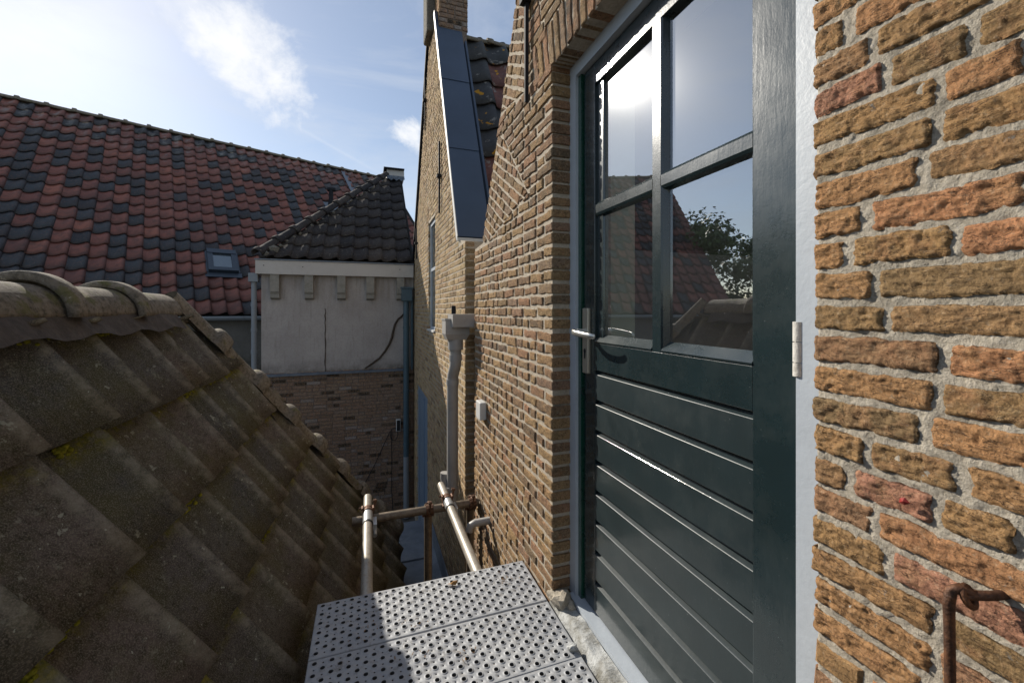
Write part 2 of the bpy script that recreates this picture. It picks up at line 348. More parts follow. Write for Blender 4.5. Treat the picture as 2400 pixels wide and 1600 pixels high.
mStem = m_plain('dead_vine_stem', (.09, .065, .045), .9, .3, 90, .003)
mLeafDry = m_plain('dry_leaf', (.42, .22, .07), .8, .3, 200)
mLeafRed = m_plain('red_leaf', (.30, .02, .015), .7, .2, 200)
mCable = m_plain('black_cable', (.015, .015, .016), .5, .1)
mBark = m_plain('tree_bark', (.10, .075, .05), .9, .3, 20, .01)
def m_leaf():
    g = G('green_foliage'); n1 = g.noise(1.2, 4, .6); n2 = g.noise(20, 3, .6)
    c = g.mix(g.step(n1, .35, .65), (.035, .07, .012), (.075, .12, .02)); c = g.mix(g.math('MULTIPLY', g.step(n2, .5, .7), .5), c, (.10, .14, .03))
    return g.done(c, .6)
mLeaf = m_leaf()
def m_glass(name='window_glass', ior=5.0):
    g = G(name); g.t.nodes.remove(g.b)
    f = g.n('ShaderNodeFresnel'); f.inputs['IOR'].default_value = ior
    gl = g.n('ShaderNodeBsdfGlossy'); gl.inputs['Roughness'].default_value = .004; gl.inputs['Color'].default_value = (.93, .97, 1, 1)
    g2 = g.n('ShaderNodeBsdfGlossy'); g2.inputs['Roughness'].default_value = .19; mg = g.n('ShaderNodeMixShader'); mg.inputs[0].default_value = .05; g.l(gl.outputs[0], mg.inputs[1]); g.l(g2.outputs[0], mg.inputs[2])
    tr = g.n('ShaderNodeBsdfTransparent'); tr.inputs['Color'].default_value = (.90, .93, .90, 1)
    df = g.n('ShaderNodeBsdfDiffuse'); df.inputs['Color'].default_value = (.5, .5, .5, 1)
    mx = g.n('ShaderNodeMixShader'); g.l(f.outputs[0], mx.inputs[0]); g.l(tr.outputs[0], mx.inputs[1]); g.l(mg.outputs[0], mx.inputs[2])
    # specks and scratches of dirt on the pane
    sp = g.step(g.noise(150, 2, .5, stretch=(1, 1, .35)), .75, .79); sc = g.step(g.noise(40, 3, .6, stretch=(1, .25, 3)), .70, .8)
    fac = g.math('ADD', g.math('MULTIPLY', sp, .30), g.math('MULTIPLY', sc, .03)); fac = g.math('ADD', fac, .006)
    m2 = g.n('ShaderNodeMixShader'); g.l(fac, m2.inputs[0]); g.l(mx.outputs[0], m2.inputs[1]); g.l(df.outputs[0], m2.inputs[2])
    g.l(m2.outputs[0], g.out.inputs[0]); return g.m
mGlass = m_glass()
mGlassDark = m_plain('dark_window_glass', (.05, .06, .065), .06, .02, spec=1.0)
mSkyGlass = m_plain('skylight_glass', (.20, .24, .27), .12, .02, metal=.75)
mFrameGrey = m_plain('grey_skylight_cladding', (.055, .075, .10), .4, .08, metal=.3)

# ------------------------------------------------------------------ object helpers
WL = {}      # world location of every parent we make
def thing(name, label, cat, loc=(0, 0, 0), group=None):
    o = bpy.data.objects.new(name, None); C.objects.link(o); o.location = loc; o.empty_display_size = .1
    WL[o] = Vector(loc); o['label'] = label; o['category'] = cat
    if group: o['group'] = group
    return o
def tag(o, label, cat, group=None):
    o['label'] = label; o['category'] = cat
    if group: o['group'] = group
    return o
class MB:
    def __init__(s): s.v = []; s.f = []; s.t = []; s.uv = []; s.sm = []
    def add(s, vs, fs, tone=None, uv=None, smooth=False):
        b = len(s.v); s.v += [tuple(p) for p in vs]
        s.uv += uv if uv else [(0, 0, 0)] * len(vs)
        tn = tone or (random.random(), random.random())
        for f in fs: s.f.append([i + b for i in f]); s.t.append(tn); s.sm.append(smooth)
        return s
    def mesh(s, name, mat, org=Vector((0, 0, 0))):
        me = bpy.data.meshes.new(name); me.from_pydata([(x - org.x, y - org.y, z - org.z) for x, y, z in s.v], [], s.f)
        me.materials.append(mat)
        a = me.attributes.new('tone', 'FLOAT_COLOR', 'FACE'); buf = []
        for t in s.t: buf += [t[0], t[1], 0, 1]
        a.data.foreach_set('color', buf)
        if any(s.uv):
            a = me.attributes.new('uvw', 'FLOAT_VECTOR', 'POINT'); a.data.foreach_set('vector', [c for p in s.uv for c in p])
        me.polygons.foreach_set('use_smooth', s.sm); me.update(); return me
    def build(s, name, mat, parent=None, kind=None, label=None):
        xs = [p[0] for p in s.v]; ys = [p[1] for p in s.v]; zs = [p[2] for p in s.v]
        org = Vector(((min(xs) + max(xs)) / 2, (min(ys) + max(ys)) / 2, min(zs)))
        me = s.mesh(name, mat, org); o = bpy.data.objects.new(name, me); C.objects.link(o); WL[o] = org
        if parent: o.parent = parent; o.location = org - WL[parent]
        else: o.location = org
        if kind: o['kind'] = kind
        if label: o['label'] = label
        return o
def place(me, name, parent, M, kind=None):
    o = bpy.data.objects.new(name, me); C.objects.link(o)
    if parent: o.parent = parent; M = Matrix.Translation(-WL[parent]) @ M
    o.matrix_local = M; WL[o] = (Matrix.Translation(WL[parent]) @ M).translation if parent else M.translation
    if kind: o['kind'] = kind
    return o
def box_geo(x0, x1, y0, y1, z0, z1):
    v = [(x0, y0, z0), (x1, y0, z0), (x1, y1, z0), (x0, y1, z0), (x0, y0, z1), (x1, y0, z1), (x1, y1, z1), (x0, y1, z1)]
    return v, [(0, 3, 2, 1), (4, 5, 6, 7), (0, 1, 5, 4), (1, 2, 6, 5), (2, 3, 7, 6), (3, 0, 4, 7)]
def box(name, mat, parent, x0, x1, y0, y1, z0, z1, bev=0.0, kind=None, label=None):
    m = MB(); v, f = box_geo(x0, x1, y0, y1, z0, z1)
    if bev:
        bm = bmesh.new(); vs = [bm.verts.new(p) for p in v]; [bm.faces.new([vs[i] for i in q]) for q in f]
        bmesh.ops.bevel(bm, geom=bm.edges[:] + bm.verts[:], offset=bev, segments=2, affect='EDGES', profile=.5)
        bm.verts.index_update(); v = [tuple(q.co) for q in bm.verts]; f = [[q.index for q in p.verts] for p in bm.faces]; bm.free()
    m.add(v, f); return m.build(name, mat, parent, kind, label)
def frame(d):
    d = d.normalized(); a = Vector((0, 0, 1)) if abs(d.z) < .9 else Vector((1, 0, 0)); x = d.cross(a).normalized(); return x, x.cross(d)
def tube(m, pts, r, seg=12, cap=True, hollow=0):
    """round bar or pipe along points"""
    pts = [Vector(p) for p in pts]; rs = r if isinstance(r, list) else [r] * len(pts); rings = []; vs = []; fs = []
    x, y = frame(pts[1] - pts[0])
    for i, p in enumerate(pts):
        d = (pts[min(i + 1, len(pts) - 1)] - pts[max(i - 1, 0)]).normalized()
        x = (x - d * x.dot(d)).normalized(); y = d.cross(x)
        for k in range(seg):
            a = 2 * PI * k / seg; vs.append(p + (x * math.cos(a) + y * math.sin(a)) * rs[i])
    n = len(pts)
    for i in range(n - 1):
        for k in range(seg):
            k2 = (k + 1) % seg; fs.append((i * seg + k, i * seg + k2, (i + 1) * seg + k2, (i + 1) * seg + k))
    m.add(vs, fs, (.5, .5), smooth=True)
    if cap and not hollow:
        m.add(vs[:seg], [tuple(range(seg))[::-1]], (.5, .5)); m.add(vs[-seg:], [tuple(range(seg))], (.5, .5))
    if hollow:
        for e, sgn in ((0, 1), (n - 1, -1)):
            dd = (pts[1] - pts[0]).normalized() if e == 0 else (pts[-1] - pts[-2]).normalized(); ring = vs[e * seg:(e + 1) * seg]
            inn = [pts[e] + (q - pts[e]) * (1 - hollow / rs[e]) for q in ring]; deep = [q + dd * sgn * .1 for q in inn]
            m.add(ring + inn + deep, [(k, (k + 1) % seg, seg + (k + 1) % seg, seg + k) for k in range(seg)] + [(seg + k, seg + (k + 1) % seg, 2 * seg + (k + 1) % seg, 2 * seg + k) for k in range(seg)] + [tuple(range(2 * seg, 3 * seg))], (.5, .5))
    return m
def rod(name, mat, parent, pts, r, seg=12, hollow=0, kind=None, label=None):
    return tube(MB(), pts, r, seg, True, hollow).build(name, mat, parent, kind, label)
def prism(m, poly, to3, d0, d1, tone=None):
    n = len(poly); v = [to3(a, b, d0) for a, b in poly] + [to3(a, b, d1) for a, b in poly]
    f = [tuple(range(n)), tuple(range(2 * n - 1, n - 1, -1))] + [(i, n + i, n + (i + 1) % n, (i + 1) % n) for i in range(n)]
    m.add(v, f, tone or (.5, .5)); return m
def clip_poly(poly, hs):
    """keep the side a*x+b*y<=c of each half plane"""
    for a, b, c in hs:
        out = []
        for i, p in enumerate(poly):
            q = poly[(i + 1) % len(poly)]; dp = a * p[0] + b * p[1] - c; dq = a * q[0] + b * q[1] - c
            if dp <= 0: out.append(p)
            if dp * dq < 0: t = dp / (dp - dq); out.append((p[0] + (q[0] - p[0]) * t, p[1] + (q[1] - p[1]) * t))
        poly = out
        if len(poly) < 3: return []
    return poly
def hp(poly):
    """half planes of a convex polygon"""
    cx = sum(p[0] for p in poly) / len(poly); cy = sum(p[1] for p in poly) / len(poly); hs = []
    for i, p in enumerate(poly):
        q = poly[(i + 1) % len(poly)]; a, b = q[1] - p[1], p[0] - q[0]; c = a * p[0] + b * p[1]
        if a * cx + b * cy > c: a, b, c = -a, -b, -c
        l = math.hypot(a, b); hs.append((a / l, b / l, c / l))
    return hs
def area(p): return abs(sum(p[i][0] * p[(i + 1) % len(p)][1] - p[(i + 1) % len(p)][0] * p[i][1] for i in range(len(p)))) / 2

def brick_geo(m, poly, to3, out=.004, back=-.05, bev=.005, rough=.0022, sub=.03, tone=None, lean=.0005):
    """a hand-made brick: irregular outline, rounded arris, uneven face"""
    if len(poly) < 3 or area(poly) < 2.2e-4: return False
    cx = sum(p[0] for p in poly) / len(poly); cy = sum(p[1] for p in poly) / len(poly); pts = []
    for i, p in enumerate(poly):
        q = poly[(i + 1) % len(poly)]; l = math.hypot(q[0] - p[0], q[1] - p[1]); k = max(1, int(round(l / sub))) if sub else 1
        for j in range(k): t = j / k; pts.append((p[0] + (q[0] - p[0]) * t, p[1] + (q[1] - p[1]) * t))
    def jit(s): return random.uniform(-s, s)
    o = out + jit(.0022); ta, tb = jit(lean) / .05, jit(lean) / .03
    ring0 = [(a + jit(rough), b + jit(rough)) for a, b in pts]; n = len(pts)
    ring1 = []
    for a, b in ring0:
        da, db = cx - a, cy - b; l = math.hypot(da, db) or 1; e = bev * random.uniform(.7, 1.5); ring1.append((a + da / l * e, b + db / l * e * .8))
    v = [to3(a, b, back) for a, b in ring0] + [to3(a, b, o - bev * .9 + jit(.0008)) for a, b in ring0] + [to3(a, b, o + (a - cx) * ta + (b - cy) * tb + jit(.001)) for a, b in ring1] + [to3(cx, cy, o + .0012 + jit(.001))]
    f = [(i, (i + 1) % n, n + (i + 1) % n, n + i) for i in range(n)] + [(n + i, n + (i + 1) % n, 2 * n + (i + 1) % n, 2 * n + i) for i in range(n)] + [(2 * n + i, 2 * n + (i + 1) % n, 3 * n) for i in range(n)]
    m.add(v, f, tone); return True
def courses(a0, a1, b0, b1, ch, lens, joint, wob=.002, phase=0, ends=True):
    """rectangles of an irregular bond in local axes"""
    out = []; k = 0; b = b0
    while b < b1:
        a = a0 if ends else a0 - random.uniform(0, .12)
        if ends and (k + phase) % 2: first = lens[1]
        else: first = lens[0]
        i = 0
        while a < a1 - .01:
            L = first if (i == 0 and ends) else random.choice(lens); L *= random.uniform(.93, 1.06); e = min(a + L, a1)
            if a1 - e < .03: e = a1
            jj = joint * random.uniform(.8, 1.3); lo = b + joint * .5 + random.uniform(-wob, wob); hi = b + ch - joint * .5 + random.uniform(-wob, wob)
            s = random.uniform(-wob, wob) * .8
            out.append([(a + (0 if i == 0 and ends else jj / 2), lo - s), (e - (0 if e == a1 and ends else jj / 2), lo + s), (e - (0 if e == a1 and ends else jj / 2), hi + s), (a + (0 if i == 0 and ends else jj / 2), hi - s)])
            a = e; i += 1
        b += ch; k += 1
    return out
def screen_size(p):
    d = p[0] * .3302 + p[1] * .9439
    if d < .15: return 0
    u = 1200 + 966 * (p[0] * .9439 - p[1] * .3302) / d; v = 726 - 966 * p[2] / d
    return (1 / d) * (1 if -80 < u < 2480 and -80 < v < 1680 else .02)
def lay(polys, to3, mat, parent, n_single, name='brick', **k):
    """largest-looking pieces as objects, the rest joined"""
    items = []
    for p in polys:
        c = to3(sum(q[0] for q in p) / len(p), sum(q[1] for q in p) / len(p), 0)
        items.append((screen_size(c) * (area(p) ** .25), p))
    items.sort(key=lambda t: -t[0]); rest = MB(); cnt = 0
    for w, p in items:
        if cnt < n_single:
            m = MB()
            if brick_geo(m, p, to3, **k): m.build(name, mat, parent); cnt += 1
        else: brick_geo(rest, p, to3, **k)
    if rest.v: rest.build(name, mat, parent, 'stuff')
    return cnt

PROFN = [(0, .012), (.03, .005), (.16, .0), (.45, .004), (.70, .011), (.84, .020), (.92, .029), (.965, .033), (.985, .0325), (.997, .029), (1.002, .022), (1.006, -.004)]
# pantiles: local x across, y up the slope, z off the roof
PROF = [(0, .014), (.07, .003), (.2, .0), (.36, .003), (.52, .012), (.66, .024), (.78, .034), (.87, .037), (.94, .033), (1.0, .022), (1.045, .005)]
def tile_geo(w, ex, lap=.05, th=.014, lift=.022, amp=1.0, ny=3, prof=PROF, jit=.0):
    n = len(prof); L = ex + lap; vs = []; uv = []
    for j in range(ny):
        t = j / (ny - 1); y = -ex + L * t; z = lift * (1 - t)
        for a, h in prof:
            dip = -.006 * math.sin(PI * min(1, a)) if j == 0 else 0
            vs.append((a * w, y + dip + random.uniform(-jit, jit), h * amp * w / .25 + z + random.uniform(-jit, jit) * .5)); uv.append((a, t, 0))
    fs = [(j * n + i, j * n + i + 1, (j + 1) * n + i + 1, (j + 1) * n + i) for j in range(ny - 1) for i in range(n - 1)]
    b = len(vs)
    for i, (a, h) in enumerate(prof):
        vs.append((vs[i][0], vs[i][1] + .002, vs[i][2] - th)); uv.append((a, 0, 0))
    fs += [(b + i, b + i + 1, i + 1, i) for i in range(n - 1)]
    b2 = len(vs)
    for j in range(ny):
        q = vs[j * n + n - 1]; vs.append((q[0], q[1], q[2] - th)); uv.append((1, j / (ny - 1), 0))
    fs += [(j * n + n - 1, b2 + j, b2 + j + 1, (j + 1) * n + n - 1) for j in range(ny - 1)]
    b3 = len(vs)
    for j in range(ny):
        q = vs[j * n]; vs.append((q[0], q[1], q[2] - th)); uv.append((0, j / (ny - 1), 0))
    fs += [(b3 + j, j * n, (j + 1) * n, b3 + j + 1) for j in range(ny - 1)]
    return vs, fs, uv
def basis(o, ax, up):
    ax = ax.normalized(); up = up.normalized(); nz = ax.cross(up)
    M = Matrix(((ax.x, up.x, nz.x, o[0]), (ax.y, up.y, nz.y, o[1]), (ax.z, up.z, nz.z, o[2]), (0, 0, 0, 1))); return M
def clip_bm(v, f, uv, M, planes):
    """cut a piece with world-space planes (co, no): drops the side the normal points to"""
    bm = bmesh.new(); lay_ = bm.verts.layers.float_vector.new('uvw'); vs = []
    for p, q in zip(v, uv): x = bm.verts.new(M @ Vector(p)); x[lay_] = q; vs.append(x)
    for q in f: bm.faces.new([vs[i] for i in q])
    for co, no in planes:
        bmesh.ops.bisect_plane(bm, geom=bm.verts[:] + bm.edges[:] + bm.faces[:], plane_co=co, plane_no=no, clear_outer=True)
    bm.verts.index_update(); Mi = M.inverted()
    r = ([tuple(Mi @ q.co) for q in bm.verts], [[q.index for q in p.verts] for p in bm.faces], [tuple(q[lay_]) for q in bm.verts]); bm.free(); return r
def tile_roof(parent, mat, o, ax, up, w, ex, cols, rows, n_single, planes=(), prof=PROF, edges=None, skip=None, amp=1.0, lift=.022, wob=.004, jit=0.0, ny=3, th=.014, name='roof_tile'):
    protos = []
    for k in range(6):
        g = tile_geo(w, ex, amp=amp, lift=lift, jit=jit, ny=ny, th=th, prof=prof); m = MB(); m.add(*g[:2], (k / 6, k * .37 % 1), g[2], True); protos.append((g, m.mesh(name, mat)))
    items = []; rest = MB()
    for r in range(rows):
        for c in range(cols):
            x0_ = edges[c] if edges else c * w; wc = (edges[c + 1] - edges[c]) if edges else w; p = Vector(o) + ax * x0_ + up * ((r + 1) * ex)
            if skip and skip(r, c): continue
            k = random.randrange(6); p = p + ax * random.uniform(-wob, wob) + up * random.uniform(-wob, wob)
            M = basis(p, ax, up) @ Matrix.Rotation(random.uniform(-wob, wob) * 2.5, 4, 'Z') @ Matrix.Rotation(random.uniform(-wob, wob) * 2, 4, 'Y') @ Matrix.Diagonal((wc / w, 1, 1, 1))
            mid = p + ax * w / 2 - up * ex / 2; st = None
            for co, no in planes:
                ds = [(M @ Vector(q) - co).dot(no) for q in protos[k][0][0]]
                if min(ds) > 0: st = 'out'; break
                if max(ds) > 0: st = 'cut'
            if st == 'out': continue
            items.append((screen_size(mid), k, M, st))
    items.sort(key=lambda t: -t[0])
    for i, (s_, k, M, st) in enumerate(items):
        g = protos[k][0]
        if st == 'cut':
            g = clip_bm(*g, M, planes)
            if len(g[1]) < 3: continue
            if i < n_single: m = MB(); m.add(g[0], g[1], (random.random(), random.random()), g[2], True); place(m.mesh(name, mat), name, parent, M)
        elif i < n_single: place(protos[k][1], name, parent, M)
        if i >= n_single:
            rest.add([M @ Vector(q) for q in g[0]], g[1], None, g[2], True)
    if rest.v: rest.build(name, mat, parent, 'stuff')
def ridge_geo(L, r, rc, cl=.07, th=.014, seg=14, taper=.9, end=False):
    """half-round ridge tile: axis +y, open collar at y=0"""
    st = [(0, rc), (cl * .15, rc * 1.03), (cl * .8, rc * 1.03), (cl, rc * .98), (cl * 1.12, r), (L * .5, r * (1 + taper) / 2), (L + .03, r * taper)]
    vs = []; fs = []; n = seg + 1
    for y, q in st:
        for k in range(n): a = PI * k / seg; vs.append((math.cos(a) * q, y, math.sin(a) * q))
    for j in range(len(st) - 1): fs += [(j * n + k, j * n + k + 1, (j + 1) * n + k + 1, (j + 1) * n + k) for k in range(seg)]
    b = len(vs)
    for k in range(n): a = PI * k / seg; vs.append((math.cos(a) * (rc - th * 1.3), 0, math.sin(a) * (rc - th * 1.3)))
    fs += [(b + k, b + k + 1, k + 1, k) for k in range(seg)]
    b2 = len(vs)
    for k in range(n): a = PI * k / seg; vs.append((math.cos(a) * (rc - th * 1.6), cl * .9, math.sin(a) * (rc - th * 1.6)))
    fs += [(b2 + k, b2 + k + 1, b + k + 1, b + k) for k in range(seg)]
    for s_ in (0, seg):   # lower edges
        e = [(vs[j * n + s_]) for j in range(len(st))]; q = len(vs); sg = 1 if s_ == 0 else -1
        for p in e: vs.append((p[0] - sg * th, p[1], p[2] + .0))
        fs += [(j * n + s_, (j + 1) * n + s_, q + j + 1, q + j) for j in range(len(st) - 1)]
    return vs, fs
def ridge_run(parent, mat, p0, p1, up, L, r, rc, name='ridge_tile', seg=14, jit=.004, **k):
    d = (p1 - p0); n = max(1, round(d.length / L)); L = d.length / n; d = d.normalized(); x = d.cross(up).normalized(); z = x.cross(d)
    protos = []
    for i in range(3):
        v, f = ridge_geo(L, r, rc, seg=seg, **k); m = MB(); m.add(v, f, (i / 3, .5), None, True); protos.append(m.mesh(name, mat))
    for i in range(n):
        p = p0 + d * (L * i) + z * random.uniform(-jit, jit)
        M = Matrix(((x.x, d.x, z.x, p.x), (x.y, d.y, z.y, p.y), (x.z, d.z, z.z, p.z), (0, 0, 0, 1))) @ Matrix.Rotation(random.uniform(-jit, jit) * 3, 4, 'X')
        place(protos[i % 3], name, parent, M)

# ================================================================== SETTING
gm = MB(); gm.add([(-900, -900, -3.15), (900, -900, -3.15), (900, 900, -3.15), (-900, 900, -3.15)], [(0, 1, 2, 3)])
gm.build('ground', mGround, kind='structure')
XW, XD = .67, .765            # brick face and door face
def toW(X):
    return lambda a, b, d: (X - d, a, b)       # a along y, b up, d outward

# ================================================================== NEAR HOUSE (the one with the door)
house = thing('brick_house', 'old yellow brick gable house with the dark green half glazed door', 'house', (1.2, 1.0, -3.15))
YJ, YR = 1.44, .462           # far jamb, near jamb
# mortar bodies
m = MB()
def mort_body(m, poly, X=XW, d0=-.26, d1=-.0008): prism(m, poly, toW(X), d0, d1)
for poly in ([(YJ + .006, -3.15), (2.654, -3.15), (2.654, .40), (2.46, .41), (2.165, .93), (YJ + .006, .93)],
             [(-.9, .936), (2.16, .936), (1.0, 2.95), (-.9, 2.95)]):
    mort_body(m, poly)
wallA = m.build('wall', mMort1, house)
# the near pier right of the door gets a modelled, lumpy mortar face
m = MB()
prism(m, [(-.9, -3.15), (YR - .004, -3.15), (YR - .004, .93), (-.9, .93)], toW(XW), -.26, -.016, (.5, .5))
ny, nz = 150, 380; vs = []; 
for i in range(ny + 1):
    for j in range(nz + 1):
        y = YR - .003 - .50 * i / ny; z = -.60 + 1.25 * j / nz
        h = noise.fractal(Vector((3, y * 70, z * 70)), .8, 2.1, 5) * .0022 + noise.fractal(Vector((3, y * 330, z * 330)), .6, 2.1, 2) * .0009 + noise.noise(Vector((9, y * 14, z * 14))) * .0025
        vs.append((XW + .0022 - h + (.007 if i == 0 else 0), y, z))
m.add(vs, [(i * (nz + 1) + j, (i + 1) * (nz + 1) + j, (i + 1) * (nz + 1) + j + 1, i * (nz + 1) + j + 1) for i in range(ny) for j in range(nz)], (.5, .5), smooth=True)
wallB = m.build('wall', mMortN, house, label='pier of rough orange and yellow bricks right of the door')

def brick_hi(m, a0, a1, b0, b1, tone):
    """close-up brick with a broken, pitted face"""
    w, h = a1 - a0, b1 - b0; nx = max(8, int(w / .0026)); nh = max(7, int(h / .0026)); sd_ = random.uniform(0, 90); vs = []; flat = random.uniform(.7, 1.35)
    sk = random.uniform(-.05, .05); bow = random.uniform(-.0015, .0015)
    for i in range(nx + 1):
        for j in range(nh + 1):
            s, t = i / nx, j / nh
            y = a0 + w * s; z = b0 + h * t + (s - .5) * w * sk * .5 + bow * math.sin(PI * s)
            e = min(s, 1 - s) * w, min(t, 1 - t) * h
            q = Vector((sd_, y * 38, z * 60))
            oy = noise.fractal(q * 1.3, .8, 2.1, 3) * .0030 * (1 - min(1, e[0] / .02)); oz = noise.fractal(q * 1.1 + Vector((5, 5, 5)), .8, 2.1, 3) * .0024 * (1 - min(1, e[1] / .012))
            rnd = 0
            for d_ in e:
                if d_ < .0045: rnd += .0042 * (1 - d_ / .0045) ** 2
            hgt = .0005 + noise.fractal(q * 1.5, .8, 2.1, 5) * .0026 * flat + noise.ridged_multi_fractal(Vector((sd_, y * 30 + z * 18, z * 75)), .9, 2.1, 4, .9, 1.6) * .0013
            pit = noise.noise(Vector((sd_ + 7, y * 75, z * 95)))
            if pit > .42: hgt -= (pit - .42) * .014
            hgt += noise.fractal(Vector((sd_, y * 210, z * 300)), .6, 2.1, 3) * .0010
            hgt = max(hgt, -.0012)
            vs.append((XW - .0005 - hgt + rnd, y + oy, z + oz))
    f = [(i * (nh + 1) + j, (i + 1) * (nh + 1) + j, (i + 1) * (nh + 1) + j + 1, i * (nh + 1) + j + 1) for i in range(nx) for j in range(nh)]
    n0 = len(vs); per = [i * (nh + 1) for i in range(nx + 1)] + [nx * (nh + 1) + j for j in range(1, nh + 1)] + [i * (nh + 1) + nh for i in range(nx - 1, -1, -1)] + [j for j in range(nh - 1, 0, -1)]
    for i in per: vs.append((XW + .055, vs[i][1], vs[i][2]))
    k = len(per); f += [(per[i], per[(i + 1) % k], n0 + (i + 1) % k, n0 + i) for i in range(k)]
    m.add(vs, f, tone, smooth=True)
# tones read off the photograph, course by course from the top down (first brick next to the frame)
ch = .0478; cnt_hi = 0; low = []
for k in range(-14, 12):
    z = k * ch + .012; a = YR; first = True; seq = 0
    L0 = [.085, .155, .14, .05, .10, .15, .075][(k * 3) % 7]
    while a > -.30:
        L = L0 if first else random.choice([.15, .155, .10, .085, .075, .12]); e = a - L; j = .012
        jl = random.uniform(-.003, .003)
        y0, y1 = e + j / 2 + jl, a - (0 if first else j / 2) + random.uniform(-.004, .003)
        z0 = z + random.uniform(.0035, .0062); z1 = z + ch - random.uniform(.0035, .0062)
        if y1 > .12 and -11 <= k <= 9: m = MB(); brick_hi(m, y0, y1, z0, z1, (random.random(), random.random())); m.build('brick', mBrickN, wallB); cnt_hi += 1
        else: low.append([(y0, z0), (y1, z0), (y1, z1), (y0, z1)])
        a = e; first = False
for k in list(range(-40, -14)) + list(range(12, 19)):
    z = k * ch + .012; a = YR
    while a > -.5: L = random.choice([.15, .08]); low.append([(a - L + .006, z + .006), (a - .006, z + .006), (a - .006, z + ch - .006), (a - L + .006, z + ch - .006)]); a -= L
rest = MB()
for p in low: brick_geo(rest, p, toW(XW), .001)
rest.build('brick', mBrickN, wallB, 'stuff')

# far pier and gable: horizontal courses, tumbled triangles along the rake, soldier arch over the door
RAKE = hp([(2.46, .42), (1.0, 2.95), (-3, 2.95), (-3, -4), (2.70, -4)])[:1]
triA = [(2.125, .985), (1.70, .515), (2.35, .40), (2.50, .40)]
triB = [(1.62, 1.86), (1.735, .985), (2.10, 1.045)]
polys = []
A_, B_ = hp(triA), hp(triB)
def inside(p, hs, pad=0): return all(a * p[0] + b * p[1] <= c + pad for a, b, c in hs)
def cen(p): return (sum(q[0] for q in p) / len(p), sum(q[1] for q in p) / len(p))
def minus(p, hs):
    """cut a brick by the convex region it runs into: keep its bigger outside part"""
    if not any(inside(q, hs, .0) for q in p) and not inside(cen(p), hs): return p
    best = []
    for a, b, c in hs:
        r = clip_poly(p, [(-a, -b, -(c + .006))])
        if r and area(r) > (area(best) if best else 0): best = r
    return best
SOLD0, SOLD1 = .936, 1.115
base = courses(YJ, 2.66, -2.6, SOLD0 - .004, .0475, [.155, .08, .08, .15], .0135, .0032)
base += courses(-.3, 2.4, SOLD1 + .004, 2.3, .0475, [.155, .08, .08], .0125, .0025, ends=False)
base += courses(1.60, 2.4, SOLD0, SOLD1, .0475, [.155, .08], .0125, .0025, ends=False)
for p in base:
    if cen(p)[1] > .40: p = clip_poly(p, RAKE)
    if p and cen(p)[0] > 2.44 and cen(p)[1] > .385: continue
    for hs in (A_, B_):
        if p: p = minus(p, hs)
    if p and len(p) >= 3: polys.append(p)
y = -.3
while y < 1.59:
    wv = random.uniform(.040, .046); sl = (y - .95) * .12
    polys.append([(y + .006, SOLD0), (y + wv, SOLD0), (y + wv + sl * .5, SOLD1), (y + .006 + sl * .5, SOLD1)]); y += wv + .006
rakeDir = math.atan2(2.95 - .42, 1.0 - 2.46) - PI / 2   # courses run square to the rake
for tri, hs, (oy, oz) in ((triA, A_, (2.30, .70)), (triB, B_, (1.9, 1.4))):
    ca, sa = math.cos(rakeDir), math.sin(rakeDir)
    for p in courses(-.7, .7, -.7, .7, .0475, [.155, .08, .1], .0125, .0025, ends=False):
        q = [(oy + a * ca - b * sa, oz + a * sa + b * ca) for a, b in p]
        q = clip_poly(clip_poly(q, [(a, b, c - .005) for a, b, c in hs]), RAKE)
        if len(q) >= 3 and not (cen(q)[0] > 2.44 and cen(q)[1] > .385): polys.append(q)
lay(polys, toW(XW), mBrick1, wallA, 290 - cnt_hi, out=.0045, back=-.085, bev=.0050, rough=.0028, sub=.022)

# stone and iron on the gable
def anchor(parent, X, y, z0, z1, w=.02, t=.016):
    m = MB(); v, f = box_geo(X - t - .012, X - .012, y - w / 2, y + w / 2, z0, z1)
    v = [(a, yy if abs(z - z0) > .001 else y + (yy - y) * .35, z) for a, yy, z in v]; m.add(v, f)
    zc = z0 + (z1 - z0) * .52; v, f = box_geo(X - .045, X - .006, y - w * .9, y + w * .9, zc - .014, zc + .014); m.add(v, f); return m.build('wall_anchor', mIron, parent)
anchor(house, XW, 1.668, .90, 1.75, .026)
box('junction_box', mWhiteTrim, house, XW - .045, XW - .004, 2.36, 2.46, -.655, -.55, .006)
rod('overflow_pipe', mZincPipe, house, [(XW + .05, 2.30, -1.22), (XW - .09, 2.30, -1.22), (XW - .118, 2.30, -1.232), (XW - .125, 2.30, -1.262)], .021, 14)

# door surround: painted timber frame
fr = MB()
for q in ((XD - .022, XD + .07, YJ - .045, YJ + .02, -1.09, .8848), (XD - .022, XD + .07, YR - .05, .543, -1.09, .8848)): fr.add(*box_geo(*q))
fr.add(*box_geo(XD - .022, XD + .07, YR - .05, YJ + .02, .885, .952))
frame_o = fr.build('door_frame', mFramePaint, house)
box('frame_edge', mGreenFrame, frame_o, XD - .010, XD + .06, YJ - .066, YJ - .045, -1.085, .884)
box('gap_strip', mBlack, frame_o, XD + .012, XD + .05, 1.368, YJ - .067, -1.08, .884)  # black strip added to stand for the dark gap beside the door
fs_ = MB(); fs_.add(*box_geo(XD - .040, XD + .05, YR - .03, YJ - .02, -1.10, -1.083)); sill = fs_.build('door_sill', mFramePaint, house)
